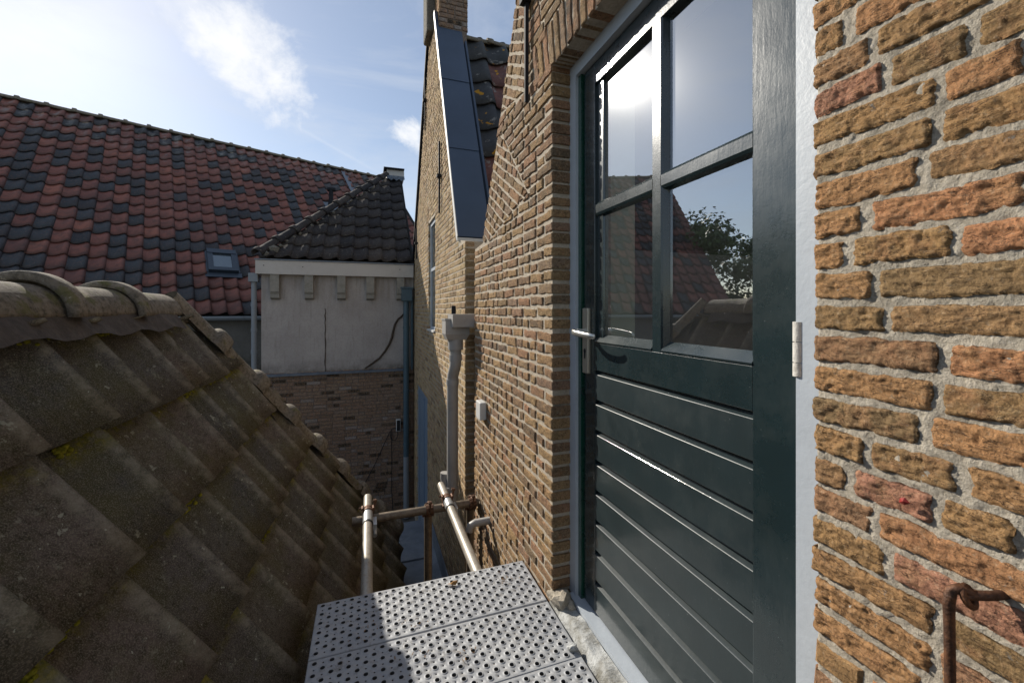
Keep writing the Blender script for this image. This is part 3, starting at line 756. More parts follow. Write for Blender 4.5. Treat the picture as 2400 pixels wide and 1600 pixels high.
# worn doorstep
m = MB(); nx, nyy = 10, 90; vs = []
for i in range(nx + 1):
    for j in range(nyy + 1):
        x = .662 + (XD - .042 - .662) * i / nx; y = -.1 + (YJ + .015 + .1) * j / nyy
        e = min(1, i / 3); z = -1.098 - (1 - e) ** 2 * .03 + noise.fractal(Vector((x * 22, y * 16, 1)), 1, 2, 4) * .007
        vs.append((x + noise.noise(Vector((y * 16, 1, 2))) * .006 * (i == 0), y, z))
f = [(i * (nyy + 1) + j, (i + 1) * (nyy + 1) + j, (i + 1) * (nyy + 1) + j + 1, i * (nyy + 1) + j + 1) for i in range(nx) for j in range(nyy)]
n0 = len(vs)
for j in range(nyy + 1): vs.append((vs[j][0], vs[j][1], -1.40))
f += [(j, j + 1, n0 + j + 1, n0 + j) for j in range(nyy)]
m.add(vs, f, (.5, .5), smooth=True); m.build('doorstep', mStone, house)
fill = MB(); fill.add(*box_geo(.69, XD + .05, YR - .1, YJ + .01, -3.15, -1.13)); fill.build('wall', mMort1, house, label='brickwork below the doorstep')
# loose rubble at the far jamb corner
for (x, y, z, s) in ((.69, 1.40, -1.09, .036), (.675, 1.45, -1.10, .026), (.71, 1.37, -1.095, .018)):
    bm = bmesh.new(); bmesh.ops.create_icosphere(bm, subdivisions=2, radius=s)
    vs = [tuple(Vector((x, y, z)) + q.co * (1 + noise.noise(q.co * 50 + Vector((x * 9, y, 0))) * .5)) for q in bm.verts]; f = [[q.index for q in p.verts] for p in bm.faces]; bm.free()
    m = MB(); m.add(vs, f); m.build('mortar_lump', mMortN, house)

# the door: stiles and rails > boards, panes, glazing bars, ironmongery
YL, YN = 1.366, .546
d = MB()
def bx(m, *q): m.add(*box_geo(*q))
XB = XD + .042
bx(d, XD, XB, 1.292, YL, -1.078, .882)                 # far stile
bx(d, XD, XB, YN, .652, -1.078, .882)                  # hinge stile
bx(d, XD + .0005, XB - .0005, .652, 1.292, .808, .882)         # top rail
bx(d, XD + .0005, XB - .0005, .652, 1.292, -.214, -.118)       # lock rail
bx(d, XD + .016, XB - .004, .652, 1.292, -1.078, -.214)        # backing
door = d.build('door', mGreen, house, label='dark green door with four panes over grooved boards')
b = door.modifiers.new('bevel', 'BEVEL'); b.width = .0015; b.segments = 2; b.limit_method = 'ANGLE'
for k in range(8):                                      # horizontal boards with a wide chamfer
    z1 = -.216 - .107 * k - .008; z0 = -.216 - .107 * (k + 1) + (0.004 if k < 7 else -.004)
    if k == 7: z0 = -1.078
    x0, x1 = XD + .0012, XD + .02; c = .0055
    prof = [(x1, z1), (x0 + .012, z1), (x0 + .0012, z1 - c), (x0, z1 - c - .0015), (x0, z0 + .0015), (x0 + .002, z0), (x1, z0)]
    m = MB(); n = len(prof); v = [(x, .6525, z) for x, z in prof] + [(x, 1.2915, z) for x, z in prof]
    m.add(v, [tuple(range(n))[::-1], tuple(range(n, 2 * n))] + [(i, (i + 1) % n, n + (i + 1) % n, n + i) for i in range(n)], (.5, .5)); m.build('board', mGreen2, door)
# glazing: mitred beads round each opening, rounded bars
zb, zt = -.09, .808; yA0, yA1, yB0, yB1 = .990, 1.257, .6548, .927; zm0, zm1 = .337, .378
def bead(name, pts, X0, X1):
    m = MB(); m.add([(X0, a, b_) for a, b_ in pts] + [(X1, a, b_) for a, b_ in pts], [(0, 1, 2, 3), (7, 6, 5, 4)] + [(i, 4 + i, 4 + (i + 1) % 4, (i + 1) % 4) for i in range(4)]); return m
def bar(ya, yb, za, zb_, vert):
    # profile: flat nose, sloped sides, set back to the glass
    m = MB(); XG = XD + .020
    if vert:
        pr = [(XG, ya), (XD + .004, ya + .009), (XD, ya + .014), (XD, yb - .014), (XD + .004, yb - .009), (XG, yb)]
        v = [(x, y, za) for x, y in pr] + [(x, y, zb_) for x, y in pr]
    else:
        pr = [(XG, za), (XD + .004, za + .006), (XD, za + .014), (XD, zb_ - .014), (XD + .006, zb_ - .006), (XG, zb_)]
        v = [(x, ya, z) for x, z in pr] + [(x, yb, z) for x, z in pr]
    n = len(pr); m.add(v, [tuple(range(n))[::-1], tuple(range(n, 2 * n))] + [(i, (i + 1) % n, n + (i + 1) % n, n + i) for i in range(n)], (.5, .5)); return m
bar(yB1, yA0, -.118, .8085, True).build('glazing_bar', mGreen, door)
bar(yA0 - .016, 1.2915, zm0 - .008, zm1 + .008, False).build('glazing_bar', mGreen, door)
bar(.6525, yB1 + .016, zm0 - .008, zm1 + .008, False).build('glazing_bar', mGreen, door)
def sill_bead(y0, y1):
    m = MB(); pr = [(XD - .001, -.1175), (XD - .003, -.112), (XD + .020, -.088), (XD + .02, -.1175)]; v = [(x, y0, z) for x, z in pr] + [(x, y1, z) for x, z in pr]
    m.add(v, [(0, 1, 2, 3), (7, 6, 5, 4)] + [(i, 4 + i, 4 + (i + 1) % 4, (i + 1) % 4) for i in range(4)]); m.build('glazing_bead', mGreen, door)
sill_bead(.6525, yB1 + .010); sill_bead(yA0 - .010, 1.2915)
for (y0, y1) in ((.6525, yB0 + .006), (yA1 - .004, 1.2915)): box('glazing_bead', mGreen, door, XD + .010, XD + .0195, y0, y1, -.10, .8075)
for (ya, yb) in ((yA0, yA1), (yB0, yB1)):
    for (za, zc) in ((zb, zm0), (zm1, zt)):
        m = MB(); X = XD + .0205
        m.add([(X, ya - .006, za - .008), (X, yb + .006, za - .008), (X, yb + .006, zc + .008), (X, ya - .006, zc + .008), (X + .006, ya - .006, za - .008), (X + .006, yb + .006, za - .008), (X + .006, yb + .006, zc + .008), (X + .006, ya - .006, zc + .008)],
              [(3, 2, 1, 0)]); m.build('pane', mGlass, door)
# handle set
pl = box('lock_plate', mPlate, door, XD - .014, XD - .0005, 1.318, 1.358, -.232, .006, .003)
m = MB(); kx = XD - .0155
def disc(m, cy, cz, r, x, seg=16): m.add([(x, cy + r * math.cos(2 * PI * i / seg), cz + r * math.sin(2 * PI * i / seg)) for i in range(seg)], [tuple(range(seg))])
disc(m, 1.338, -.150, .0085, kx); m.add([(kx, 1.3335, -.153), (kx, 1.3425, -.153), (kx, 1.3425, -.174), (kx, 1.3335, -.174)], [(0, 1, 2, 3)]); disc(m, 1.338, -.174, .0046, kx)
m.build('keyhole', mBlack, door)
m = MB(); pts = []
tube(m, [(XD - .012, 1.338, -.078), (XD - .045, 1.338, -.078)], .009, 14)
path = [(XD - .040, 1.344, -.078), (XD - .060, 1.341, -.0785), (XD - .070, 1.326, -.080), (XD - .072, 1.300, -.082), (XD - .070, 1.262, -.085), (XD - .064, 1.225, -.087), (XD - .056, 1.200, -.089)]
vs = []; rr = []
for i, p in enumerate(path):
    a = Vector(path[min(i + 1, len(path) - 1)]) - Vector(path[max(0, i - 1)]); a.normalize(); s_ = Vector((0, 0, 1)).cross(a).normalized()
    for k in range(10): t = 2 * PI * k / 10; vs.append(Vector(p) + s_ * math.cos(t) * .0048 + Vector((0, 0, 1)) * math.sin(t) * (.0105 if 0 < i < 6 else .008))
n = len(path); m.add(vs, [(i * 10 + k, i * 10 + (k + 1) % 10, (i + 1) * 10 + (k + 1) % 10, (i + 1) * 10 + k) for i in range(n - 1) for k in range(10)] + [tuple(range(10)), tuple(range((n - 1) * 10, n * 10))], (.5, .5), smooth=True)
m.build('door_handle', mSteelHandle, door)
m = MB()
for z0, z1 in ((-.058, -.022), (-.096, -.060), (-.122, -.098)): tube(m, [(XD - .016, .541, z0), (XD - .016, .541, z1)], .0105, 14)
bx(m, XD - .008, XD - .001, .546, .556, -.122, -.022)
m.build('hinge', mHinge, door)
rod('hinge_pin', mHinge, door, [(XD - .012, .530, -.022), (XD - .012, .530, .012)], .003, 8)
rod('hook_nail', mIron, door, [(XD + .004, 1.36, -.292), (XD - .018, 1.355, -.292), (XD - .024, 1.345, -.300), (XD - .02, 1.338, -.312)], .0016, 6)

# the room behind the panes; made-up end wall and ceiling openings add light
rm = MB()
for q in ((.93, 3.2, 1.25, 2.4, 2.0, 2.05), (3.2, 3.25, -.9, 2.4, -1.3, 2.0), (.93, 3.2, 2.35, 2.4, -1.3, 2.0), (.93, 1.05, -.9, -.85, -1.3, 2.0), (2.9, 3.2, -.9, -.85, -1.3, 2.0), (1.05, 2.9, -.9, -.85, -1.3, -.6), (.93, 3.2, -.9, 2.4, -1.3, -1.2)): bx(rm, *q)
rm.build('room', mRoom, house)
lin = MB()
bx(lin, XD + .075, 1.05, 1.452, 1.49, -1.2, 1.0); bx(lin, XD + .075, 1.02, .39, .44, -1.2, 1.0); bx(lin, XD + .075, 1.02, .44, 1.45, .96, 1.0)
lin.build('door_lining', mBeige, house)
# roof and side wall of this house, behind the parapet
m = MB(); bx(m, .94, 4.5, 2.40, 2.64, -3.15, .28)
m.add([(.94, 2.42, .28), (4.5, 2.42, .28), (4.5, 1.0, 2.75), (.94, 1.0, 2.75), (4.5, -.4, .30), (.94, -.4, .30)], [(0, 1, 2, 3)])  # near slope left out so sky light reaches the room
m.build('roof', mInkDark, house)

# hanging window stay on the pier
stay = thing('iron_stay', 'rusty iron hook with hanging rod fixed to bricks right of door', 'hook', (.64, .27, -.36))
hy, hz = .268, -.322
rod('eye_bolt', mRust, stay, [(XW + .02, hy - .018, hz + .004), (XW - .012, hy - .012, hz + .004), (XW - .026, hy - .002, hz + .001), (XW - .034, hy + .004, hz - .002)], .0050, 12)
m = MB(); pts = [(XW - .030 + .008 * math.cos(a), hy + .001 + .004 * math.sin(a), hz - .001 + .0095 * math.sin(a)) for a in [i * 2 * PI / 14 for i in range(15)]]
tube(m, pts, .0035, 8); m.build('eye', mRust, stay)
m = MB(); tube(m, [(XW - .026, hy - .002, hz + .002), (XW - .034, hy + .006, hz + .006), (XW - .041, hy + .011, hz + .002), (XW - .043, hy + .012, hz - .012), (XW - .043, hy + .0115, hz - .03), (XW - .042, hy + .010, hz - .20), (XW - .040, hy + .008, hz - .34)], [.0045, .0056, .0056, .0056, .005, .0047, .0047], 12); m.build('rod', mRust, stay)
m = MB(); vs = [(XW - .010, .332 + a, -.249 + b) for a, b in ((0, 0), (.006, .005), (.011, .002), (.012, -.004), (.006, -.005))] + [(XW - .014, .338, -.2485)]
m.add(vs, [(i, (i + 1) % 5, 5) for i in range(5)]); tag(m.build('leaf', mLeafRed), 'tiny dark red leaf stuck to the orange brick pier', 'leaf')

# ================================================================== SECOND GABLE HOUSE
h2 = thing('brick_house', 'pale yellow brick gable house beyond, with slate blue coping and lichen roof', 'house', (2.0, 4.6, -3.15))
Y0, Y1 = 2.94, 6.85
gable = [(Y0, -3.15), (Y1, -3.15), (Y1, .10), (6.58, .47), (4.80, 3.07), (4.36, 3.07), (3.20, .55), (Y0, .50)]
WIN = (4.36, 4.86, -.24, 1.00); DOOR = (4.95, 6.1, -3.15, -1.06)
m = MB()
def part_(hs):
    q = clip_poly(gable, hs)
    if len(q) >= 3: prism(m, q, toW(XW), -.26, -.001)
part_([(1, 0, WIN[0])]); part_([(-1, 0, -WIN[0]), (1, 0, WIN[1]), (0, 1, WIN[2])]); part_([(-1, 0, -WIN[0]), (1, 0, WIN[1]), (0, -1, -WIN[3])])
part_([(-1, 0, -WIN[1]), (1, 0, DOOR[0])]); part_([(-1, 0, -DOOR[0]), (1, 0, DOOR[1]), (0, -1, -DOOR[3])]); part_([(-1, 0, -DOOR[1])])
wall2 = m.build('wall', mMort1, h2)
def line_hp(p, q, inner):
    a, b = q[1] - p[1], p[0] - q[0]; c = a * p[0] + b * p[1]
    if a * inner[0] + b * inner[1] > c: a, b, c = -a, -b, -c
    l = math.hypot(a, b); return (a / l, b / l, c / l - .002)
GFAR, GNEAR = line_hp((6.58, .47), (4.80, 3.07), (4.5, 0)), line_hp((4.36, 3.07), (3.20, .55), (4.5, 0))
# openings: a tall window and a blue door
WIN = (4.36, 4.86, -.24, 1.00); DOOR = (4.95, 6.1, -3.15, -1.06)
def cut(p, r):
    y0, y1, z0, z1 = r; c = cen(p); xs = [q[0] for q in p]
    if max(q[1] for q in p) < z0 or min(q[1] for q in p) > z1 or max(xs) < y0 or min(xs) > y1: return [p]
    out = []
    for h in ((1, 0, y0), (-1, 0, -y1)):
        q = clip_poly(p, [h])
        if len(q) >= 3 and area(q) > 3e-4: out.append(q)
    return out
polys = []
for p in courses(Y0, Y1, -2.9, 3.05, .0485, [.16, .08, .155, .08], .012, .002):
    c = cen(p)
    p = clip_poly(p, [GFAR, GNEAR] if c[0] > 3.2 else [(0, 1, .5)])
    if len(p) < 3: continue
    for q in cut(p, WIN):
        for s_ in cut(q, DOOR): polys.append(s_)
lay(polys, toW(XW), mBrick2, wall2, 300, out=.003, back=-.02, bev=.0045, rough=.0015, sub=0)
def opening(parent, r, d=.0):
    y0, y1, z0, z1 = r
    return y0, y1, z0, z1
# the window stands in a shallow reveal
wy0, wy1, wz0, wz1 = WIN
w = MB(); RX = XW + .020
for q in ((RX, RX + .05, wy0, wy0 + .045, wz0, wz1), (RX, RX + .05, wy1 - .045, wy1, wz0, wz1), (RX, RX + .05, wy0 + .045, wy1 - .045, wz1 - .045, wz1), (RX, RX + .05, wy0 + .045, wy1 - .045, wz0, wz0 + .05), (RX + .003, RX + .05, wy0 + .045, wy1 - .045, .44, .475)): bx(w, *q)
wo_ = w.build('window', mFramePaint, h2)
for z0, z1 in ((wz0 + .05, .44), (.475, wz1 - .045)):
    box('pane', mGlassDark, wo_, RX + .012, RX + .016, wy0 + .045, wy1 - .045, z0, z1)
box('window_sill', mWhiteTrim, wo_, XW - .02, RX - .001, wy0, wy1, wz0 + .001, wz0 + .022)
dm = MB()
y0, y1, z0, z1 = DOOR
for q in ((XW + .02, XW + .06, y0, y0 + .08, z0, z1), (XW + .02, XW + .06, y1 - .08, y1, z0, z1), (XW + .02, XW + .06, y0 + .08, y1 - .08, z1 - .08, z1), (XW + .03, XW + .05, y0 + .08, y1 - .08, z0, z1 - .08), (XW + .018, XW + .03, y0 + .5, y0 + .6, z0, z1 - .08)): bx(dm, *q)
bd = dm.build('door', mBluePaint, h2, label='pale blue painted side door')
for yy in (y0 + .28, y0 + .82):
    for k in range(3): box('panel', mBluePaint, bd, XW + .024, XW + .0295, yy - .16, yy + .16, -2.95 + k * .62, -2.42 + k * .62, .004)
anchor(h2, XW, 3.98, .93, 1.62, .028); anchor(h2, XW, 5.03, 2.16, 2.85, .026); anchor(h2, XW, 5.95, .72, 1.15, .026)
# coping sheets on the near rake, white drip edge
pA, pB = Vector((0, 3.175, .555)), Vector((0, 4.36, 3.11)); dr = pB - pA; nrm = Vector((0, -dr.z, dr.y)).normalized() if False else Vector((0, -dr.z, dr.y)).normalized()
cuts = [0, .325, .635, .945, 1.0]
for i in range(4):
    a = pA + dr * cuts[i] + (Vector((0, 0, 0))); b_ = pA + dr * cuts[i + 1]
    off = nrm * (.030 - .0 * i); lift = nrm * .006
    x0, x1 = XW - .012, .925
    v = []
    for p, e in ((a, lift), (b_, Vector((0, 0, 0)))):
        for x in (x0, x1):
            for o_ in (Vector((0, 0, 0)), off): v.append(Vector((x, p.y, p.z)) + o_ + (e if o_.length else Vector((0, 0, 0))))
    m = MB(); m.add(v, [(0, 1, 3, 2), (4, 6, 7, 5), (1, 5, 7, 3), (0, 2, 6, 4), (0, 4, 5, 1), (2, 3, 7, 6)]); m.build('coping_sheet', mCoping, h2)
m = MB(); v = []
for p in (pA, pB):
    for x in (XW - .018, XW - .0125):
        for o_ in (nrm * -.012, nrm * .036): v.append(Vector((x, p.y, p.z)) + o_)
m.add(v, [(0, 1, 3, 2), (4, 6, 7, 5), (1, 5, 7, 3), (0, 2, 6, 4), (0, 4, 5, 1), (2, 3, 7, 6)]); m.build('drip_edge', mWhiteTrim, h2)
box('drip_edge', mWhiteTrim, h2, XW - .018, .925, 3.145, 3.172, .535, .560)
# black far verge board
m = MB(); v = []
for p in (Vector((0, 6.60, .49)), Vector((0, 4.82, 3.10))):
    for x in (XW - .03, XW + .2):
        for o_ in (0, .035): v.append(Vector((x, p.y + .8 * o_, p.z + .55 * o_)))
m.add(v, [(0, 1, 3, 2), (4, 6, 7, 5), (1, 5, 7, 3), (0, 2, 6, 4), (0, 4, 5, 1), (2, 3, 7, 6)]); m.build('verge_board', mIron, h2)
# chimney
m = MB(); cx0, cx1, cy0, cy1 = .69, .985, 4.22, 4.78; bx(m, cx0 + .006, cx1 - .006, cy0 + .006, cy1 - .006, 2.7, 4.6); ch_o = m.build('chimney', mMort3, h2)
pl1 = courses(cx0, cx1, 2.9, 4.58, .0485, [.16, .08], .01, .002); lay(pl1, lambda a, b, d: (a, cy0 - d, b), mBrick3, ch_o, 20, out=.003, back=-.02, sub=0)
pl2 = courses(cy0, cy1, 2.9, 4.58, .0485, [.16, .08], .01, .002); rs = MB()
for p in pl2: brick_geo(rs, p, lambda a, b, d: (cx0 - d, a, b), .003, -.02, sub=0)
rs.build('brick', mBrick1, ch_o, 'stuff')
box('capstone', mRubble, h2, .60, .72, 4.50, 4.80, 3.02, 3.9, .02)
# roof slopes of the second house
rf = MB(); rf.add([(.90, 3.28, .46), (5.5, 3.28, .46), (5.5, 4.52, 2.98), (.90, 4.52, 2.98), (5.5, 6.5, .3), (.90, 6.5, .3)], [(0, 1, 2, 3), (3, 2, 4, 5)])
bx(rf, .93, 5.5, 3.0, 3.2, -3.15, .40)
roof2 = rf.build('roof', mInkDark, h2)
up2 = Vector((0, 1.24, 2.52)).normalized(); AX = Vector((1, 0, 0))
tile_roof(roof2, mTileLich, (.955, 3.27, .47), AX, up2, .27, .35, 5, 8, 300, amp=1.5, wob=.006, lift=.04)
ridge_run(roof2, mRidge, Vector((.93, 4.50, 2.97)), Vector((2.6, 4.50, 2.97)), Vector((0, 0, 1)), .34, .075, .088, seg=10)
m = MB(); v = [(.927, 3.20, .52), (.955, 3.16, .55), (.955, 4.36, 3.09), (.927, 4.40, 3.06)]; m.add(v + [(x + .02, y, z) for x, y, z in v], [(0, 1, 2, 3), (7, 6, 5, 4), (0, 4, 5, 1), (2, 6, 7, 3), (1, 5, 6, 2)]); m.build('flashing', mCoping, h2)

# the slot between the houses, its gutter, hopper and pipe
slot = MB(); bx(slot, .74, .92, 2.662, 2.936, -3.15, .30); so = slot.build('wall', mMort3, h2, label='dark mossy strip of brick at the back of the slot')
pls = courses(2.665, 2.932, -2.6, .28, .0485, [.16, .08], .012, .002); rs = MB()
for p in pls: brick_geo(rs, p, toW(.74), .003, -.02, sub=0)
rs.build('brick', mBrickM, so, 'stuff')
for yy, nm in ((Y0, -1),):
    rs = MB()
    for p in courses(XW, .74, -2.6, .5, .0485, [.08, .08], .012, .0015): brick_geo(rs, p, lambda a, b, d: (a, Y0 - d, b), .003, -.02, sub=0)
    rs.build('brick', mBrick2, wall2, 'stuff')
gu = MB(); pr = [(2.70, -.03), (2.70, -.115), (2.88, -.115), (2.88, -.03)]
prism(gu, pr, lambda a, b, d: (d, a, b), .53, .76); gut = gu.build('gutter', mZincPipe, h2)
hop = MB(); hx, hy_ = .575, 2.83
bot = [(hx - .065, hy_ - .05), (hx + .065, hy_ - .05), (hx + .065, hy_ + .05), (hx - .065, hy_ + .05)]; top = [(hx - .082, hy_ - .07), (hx + .082, hy_ - .07), (hx + .082, hy_ + .07), (hx - .082, hy_ + .07)]
lv = [(bot, -.205), (top, -.165), (top, -.072), ([(a * 1.0 + (a - hx) * .06, b + (b - hy_) * .06) for a, b in top], -.070), ([(a + (a - hx) * .06, b + (b - hy_) * .06) for a, b in top], -.060), ([(hx + (a - hx) * .9, hy_ + (b - hy_) * .9) for a, b in top], -.060), ([(hx + (a - hx) * .9, hy_ + (b - hy_) * .9) for a, b in top], -.15)]
vs = []; f = []
for q, z in lv: vs += [(a, b, z) for a, b in q]
for i in range(len(lv) - 1): f += [(i * 4 + k, i * 4 + (k + 1) % 4, (i + 1) * 4 + (k + 1) % 4, (i + 1) * 4 + k) for k in range(4)]
f += [(0, 1, 2, 3), tuple(range(len(vs) - 4, len(vs)))]; hop.add(vs, f); 
dp = thing('drainpipe', 'grey plastic drainpipe with square hopper head on the brick corner', 'drainpipe', (.58, 2.95, -1.3))
hop.build('hopper', mZincPipe, dp)
pth = [(hx, hy_, -.20), (hx, hy_, -.275)]; rod('outlet', mZincPipe, dp, pth, .052, 20)
rod('pipe', mZincPipe, dp, [(hx, hy_, -.27), (hx, hy_, -.36), (hx, hy_ + .006, -.385), (hx - .004, hy_ + .035, -.425), (hx - .007, hy_ + .062, -.465), (hx - .008, hy_ + .07, -.50), (hx - .008, hy_ + .07, -1.38)], .040, 20)
for z in (-.33, -.51, -1.27): rod('pipe_collar', mZincPipe, dp, [((hx if z > -.4 else hx - .008), (hy_ + .0 if z > -.4 else hy_ + .07), z + .02), ((hx if z > -.4 else hx - .008), (hy_ if z > -.4 else hy_ + .07), z - .02)], .0445, 20)
rod('branch', mZincPipe, dp, [(hx - .05, hy_ + .13, -1.17), (hx - .052, hy_ + .13, -1.20), (hx - .04, hy_ + .11, -1.27), (hx - .012, hy_ + .08, -1.36)], .034, 16)
box('bracket', mIron, dp, hx - .01, hx + .02, hy_ + .09, hy_ + .10, -.07, .03)

# ================================================================== STUCCO BUILDING (end of the passage)
YS = 6.45
sb = thing('stucco_building', 'stuccoed building with white fascia, corbels and dark hipped tile roof', 'building', (-.4, 7.2, -3.15))
XL, XR_ = -1.375, .66
m = MB(); bx(m, XL, XR_, YS, 9.5, -.885, .66); st = m.build('wall', mStucco, sb, label='pale grey weathered stucco upper wall')
m = MB(); bx(m, XL - .04, XR_, YS + .0, 9.4, -3.15, -.90); bw = m.build('wall', mMort3, sb, label='brown brick lower wall')
polys = courses(XL - .04, XR_, -3.1, -.90, .0485, [.17, .17, .085], .0095, .002)
lay(polys, lambda a, b, d: (a, YS - .006 - d, b), mBrick3, bw, 300, out=.003, back=-.02, bev=.004, rough=.0012, sub=0)
rs = MB()
for p in courses(YS, 9.4, -3.1, -.9, .0485, [.17, .085], .01, .002): brick_geo(rs, p, lambda a, b, d: (XL - .046 - d, a, b), .003, -.02, sub=0)
rs.build('brick', mBrick3, bw, 'stuff')
m = MB(); prism(m, [(YS + .01, -.872), (YS - .05, -.905), (YS - .05, -.918), (YS + .01, -.918)], lambda a, b, d: (d, a, b), XL - .07, .60); m.build('lead_flashing', mLead, sb)
box('fascia', mFascia, sb, XL - .05, XR_ - .01, YS - .10, YS - .075, .485, .672, .002)
box('soffit', mFascia, sb, XL - .05, XR_ - .01, YS - .074, YS + .03, .49, .51)
box('fascia', mFascia, sb, XL - .05, XL - .026, YS - .074, 9.4, .485, .672)
box('drip_edge', mLead, sb, XL - .06, XR_ - .005, YS - .115, YS + .05, .673, .690, .003)
for x in (-1.2, -.777, -.357, .035, .462):
    m = MB(); pr = [(YS, .49), (YS - .085, .49), (YS - .085, .25), (YS - .06, .215), (YS - .075, .205), (YS - .07, .165), (YS - .03, .15), (YS, .14)]
    prism(m, pr, lambda a, b, d: (d, a, b), x - .055, x + .055); m.build('corbel', mCorbel, sb)
for k, (x, z) in enumerate(((XL + .05, .60), (-.85, .595), (.45, .60))): rod('screw', mIron, sb, [(x, YS - .101, z), (x, YS - .104, z)], .007, 8)
# cracks and dead creeper on the stucco
pts = [(-.575 + random.uniform(-.006, .006), YS - .006, .02 - .05 * i) for i in range(19)]
rod('rust_stained_crack', mStem, sb, pts, [random.uniform(.003, .009) for _ in pts], 6)
cr = [(.53, -.03), (.49, -.09), (.43, -.14), (.385, -.22), (.36, -.32), (.34, -.42), (.30, -.52), (.24, -.62), (.16, -.72), (.05, -.80), (-.04, -.86)]
rod('dead_creeper_stem', mStem, sb, [(x, YS - .012, z) for x, z in cr], [.006, .012, .014, .015, .016, .018, .016, .014, .013, .012, .009], 8)
# hipped roof
ap = Vector((.394, 8.76, 2.70)); c0 = Vector((XL - .03, YS - .10, .69)); upS = Vector((0, 2.41, 2.01)).normalized()
hipd = (ap - c0); hn = Vector((-hipd.y, hipd.x, 0)).normalized()
m = MB(); m.add([tuple(c0 - Vector((0, 0, .02))), (.66, YS - .10, .67), (.66, 8.76, 2.68), tuple(ap - Vector((0, 0, .02))), (XL - .03, 9.5, .67)], [(0, 1, 2, 3), (0, 3, 4)]); rS = m.build('roof', mInkDark, sb)
tile_roof(rS, mTileDark, (XL - .03, YS - .09, .70), AX, upS, .2015, .328, 10, 9, 300, planes=((c0 + Vector((.03, 0, 0)), hn), (Vector((.655, 0, 0)), Vector((1, 0, 0)))), wob=.006, lift=.026, amp=1.25)
ridge_run(rS, mTileDark, c0 + Vector((.0, .02, .055)), ap + Vector((0, 0, .055)), Vector((0, 0, 1)), .37, .078, .094, seg=10, name='hip_tile')
m = MB()
for i in range(26):                                        # mortar bedding under the hip
    t = (i + .5) / 26; p = c0.lerp(ap, t) + Vector((.075, -.03, .02)); bm = bmesh.new(); bmesh.ops.create_icosphere(bm, subdivisions=1, radius=random.uniform(.018, .032) * (2.2 if i < 2 else 1))
    m.add([p + q.co * (1 + random.uniform(-.25, .25)) for q in bm.verts], [[q.index for q in f_.verts] for f_ in bm.faces]); bm.free()
m.build('mortar_bedding', mRubble, rS, 'stuff')
box('ridge_box', mFascia, sb, .36, .70, 8.66, 9.1, 2.66, 2.83, .01); box('ridge_lid', mIron, sb, .30, .70, 8.60, 9.2, 2.834, 2.855)
m = MB(); v = []; n = 14
for i in range(n + 1):
    x = .36 + .34 * i / n; wv = .02 * math.sin(i * 1.5)
    v += [(x, 8.62, 2.70), (x, 8.60 - wv, 2.66), (x, 8.50, 2.585 + wv)]
m.add(v, [(i * 3 + k, (i + 1) * 3 + k, (i + 1) * 3 + k + 1, i * 3 + k + 1) for i in range(n) for k in range(2)]); m.build('lead_apron', mLead, sb)
# its blue-grey drainpipe in the corner, and the pale one at the other end
bp = thing('drainpipe', 'blue grey drainpipe with hopper in the corner beside the stucco wall', 'drainpipe', (.55, YS - .08, -3.1))
rod('pipe', mBluePipe, bp, [(.545, YS - .07, .20), (.545, YS - .07, -2.2)], .042, 16); rod('pipe', mWhitePipe, bp, [(.545, YS - .07, -2.2), (.545, YS - .07, -3.12)], .042, 16, label='pale lower length')
box('hopper', mBluePipe, bp, .475, .63, YS - .14, YS - .01, .13, .33, .006); box('rim', mBluePipe, bp, .46, .645, YS - .155, YS - .005, .315, .340, .004)
rod('pipe', mBluePipe, bp, [(.632, YS - .05, .20), (.632, YS - .05, -.9)], .018, 10)
for z in (-.25, -1.2, -2.0): rod('pipe_clip', mBluePipe, bp, [(.545, YS - .07, z), (.545, YS - .07, z - .03)], .047, 16)
wp = thing('drainpipe', 'pale grey drainpipe beside the left edge of the stucco wall', 'drainpipe', (-1.46, YS + .05, -3.1))
rod('pipe', mWhitePipe, wp, [(-1.468, YS + .03, .40), (-1.468, YS + .03, -.95)], .033, 14)
for z in (.1, -.25, -.55): rod('pipe_clip', mWhitePipe, wp, [(-1.468, YS + .03, z), (-1.468, YS + .03, z - .05)], .038, 14)
box('hopper', mWhitePipe, wp, -1.525, -1.41, YS - .03, YS + .08, .38, .50, .005)
# lamp box and loose cable on the brick wall
lb = thing('wall_lamp', 'small black wall lamp with white frame on the brown brick wall', 'lamp', (.40, YS - .05, -1.75))
box('housing', mWhiteTrim, lb, .40, .465, YS - .07, YS - .012, -1.815, -1.64, .005); box('lens', mBlack, lb, .408, .457, YS - .076, YS - .071, -1.805, -1.65)
m = MB(); tube(m, [(-.20, YS - .03, -2.72), (-.05, YS - .03, -2.56), (.1, YS - .03, -2.28), (.25, YS - .03, -1.95), (.31, YS - .03, -1.82), (.34, YS - .03, -1.80), (.335, YS - .03, -2.0), (.34, YS - .03, -2.3), (.335, YS - .03, -2.7), (.36, YS - .03, -3.05)], .006, 6)
tube(m, [(.34 + .055 * math.cos(a) + .03, YS - .035, -1.86 + .095 * math.sin(a)) for a in [i * 2 * PI / 16 for i in range(17)]], .005, 6, False)
tag(m.build('cable', mCable), 'thin black cable looped and hanging across the brown brick wall', 'cable')

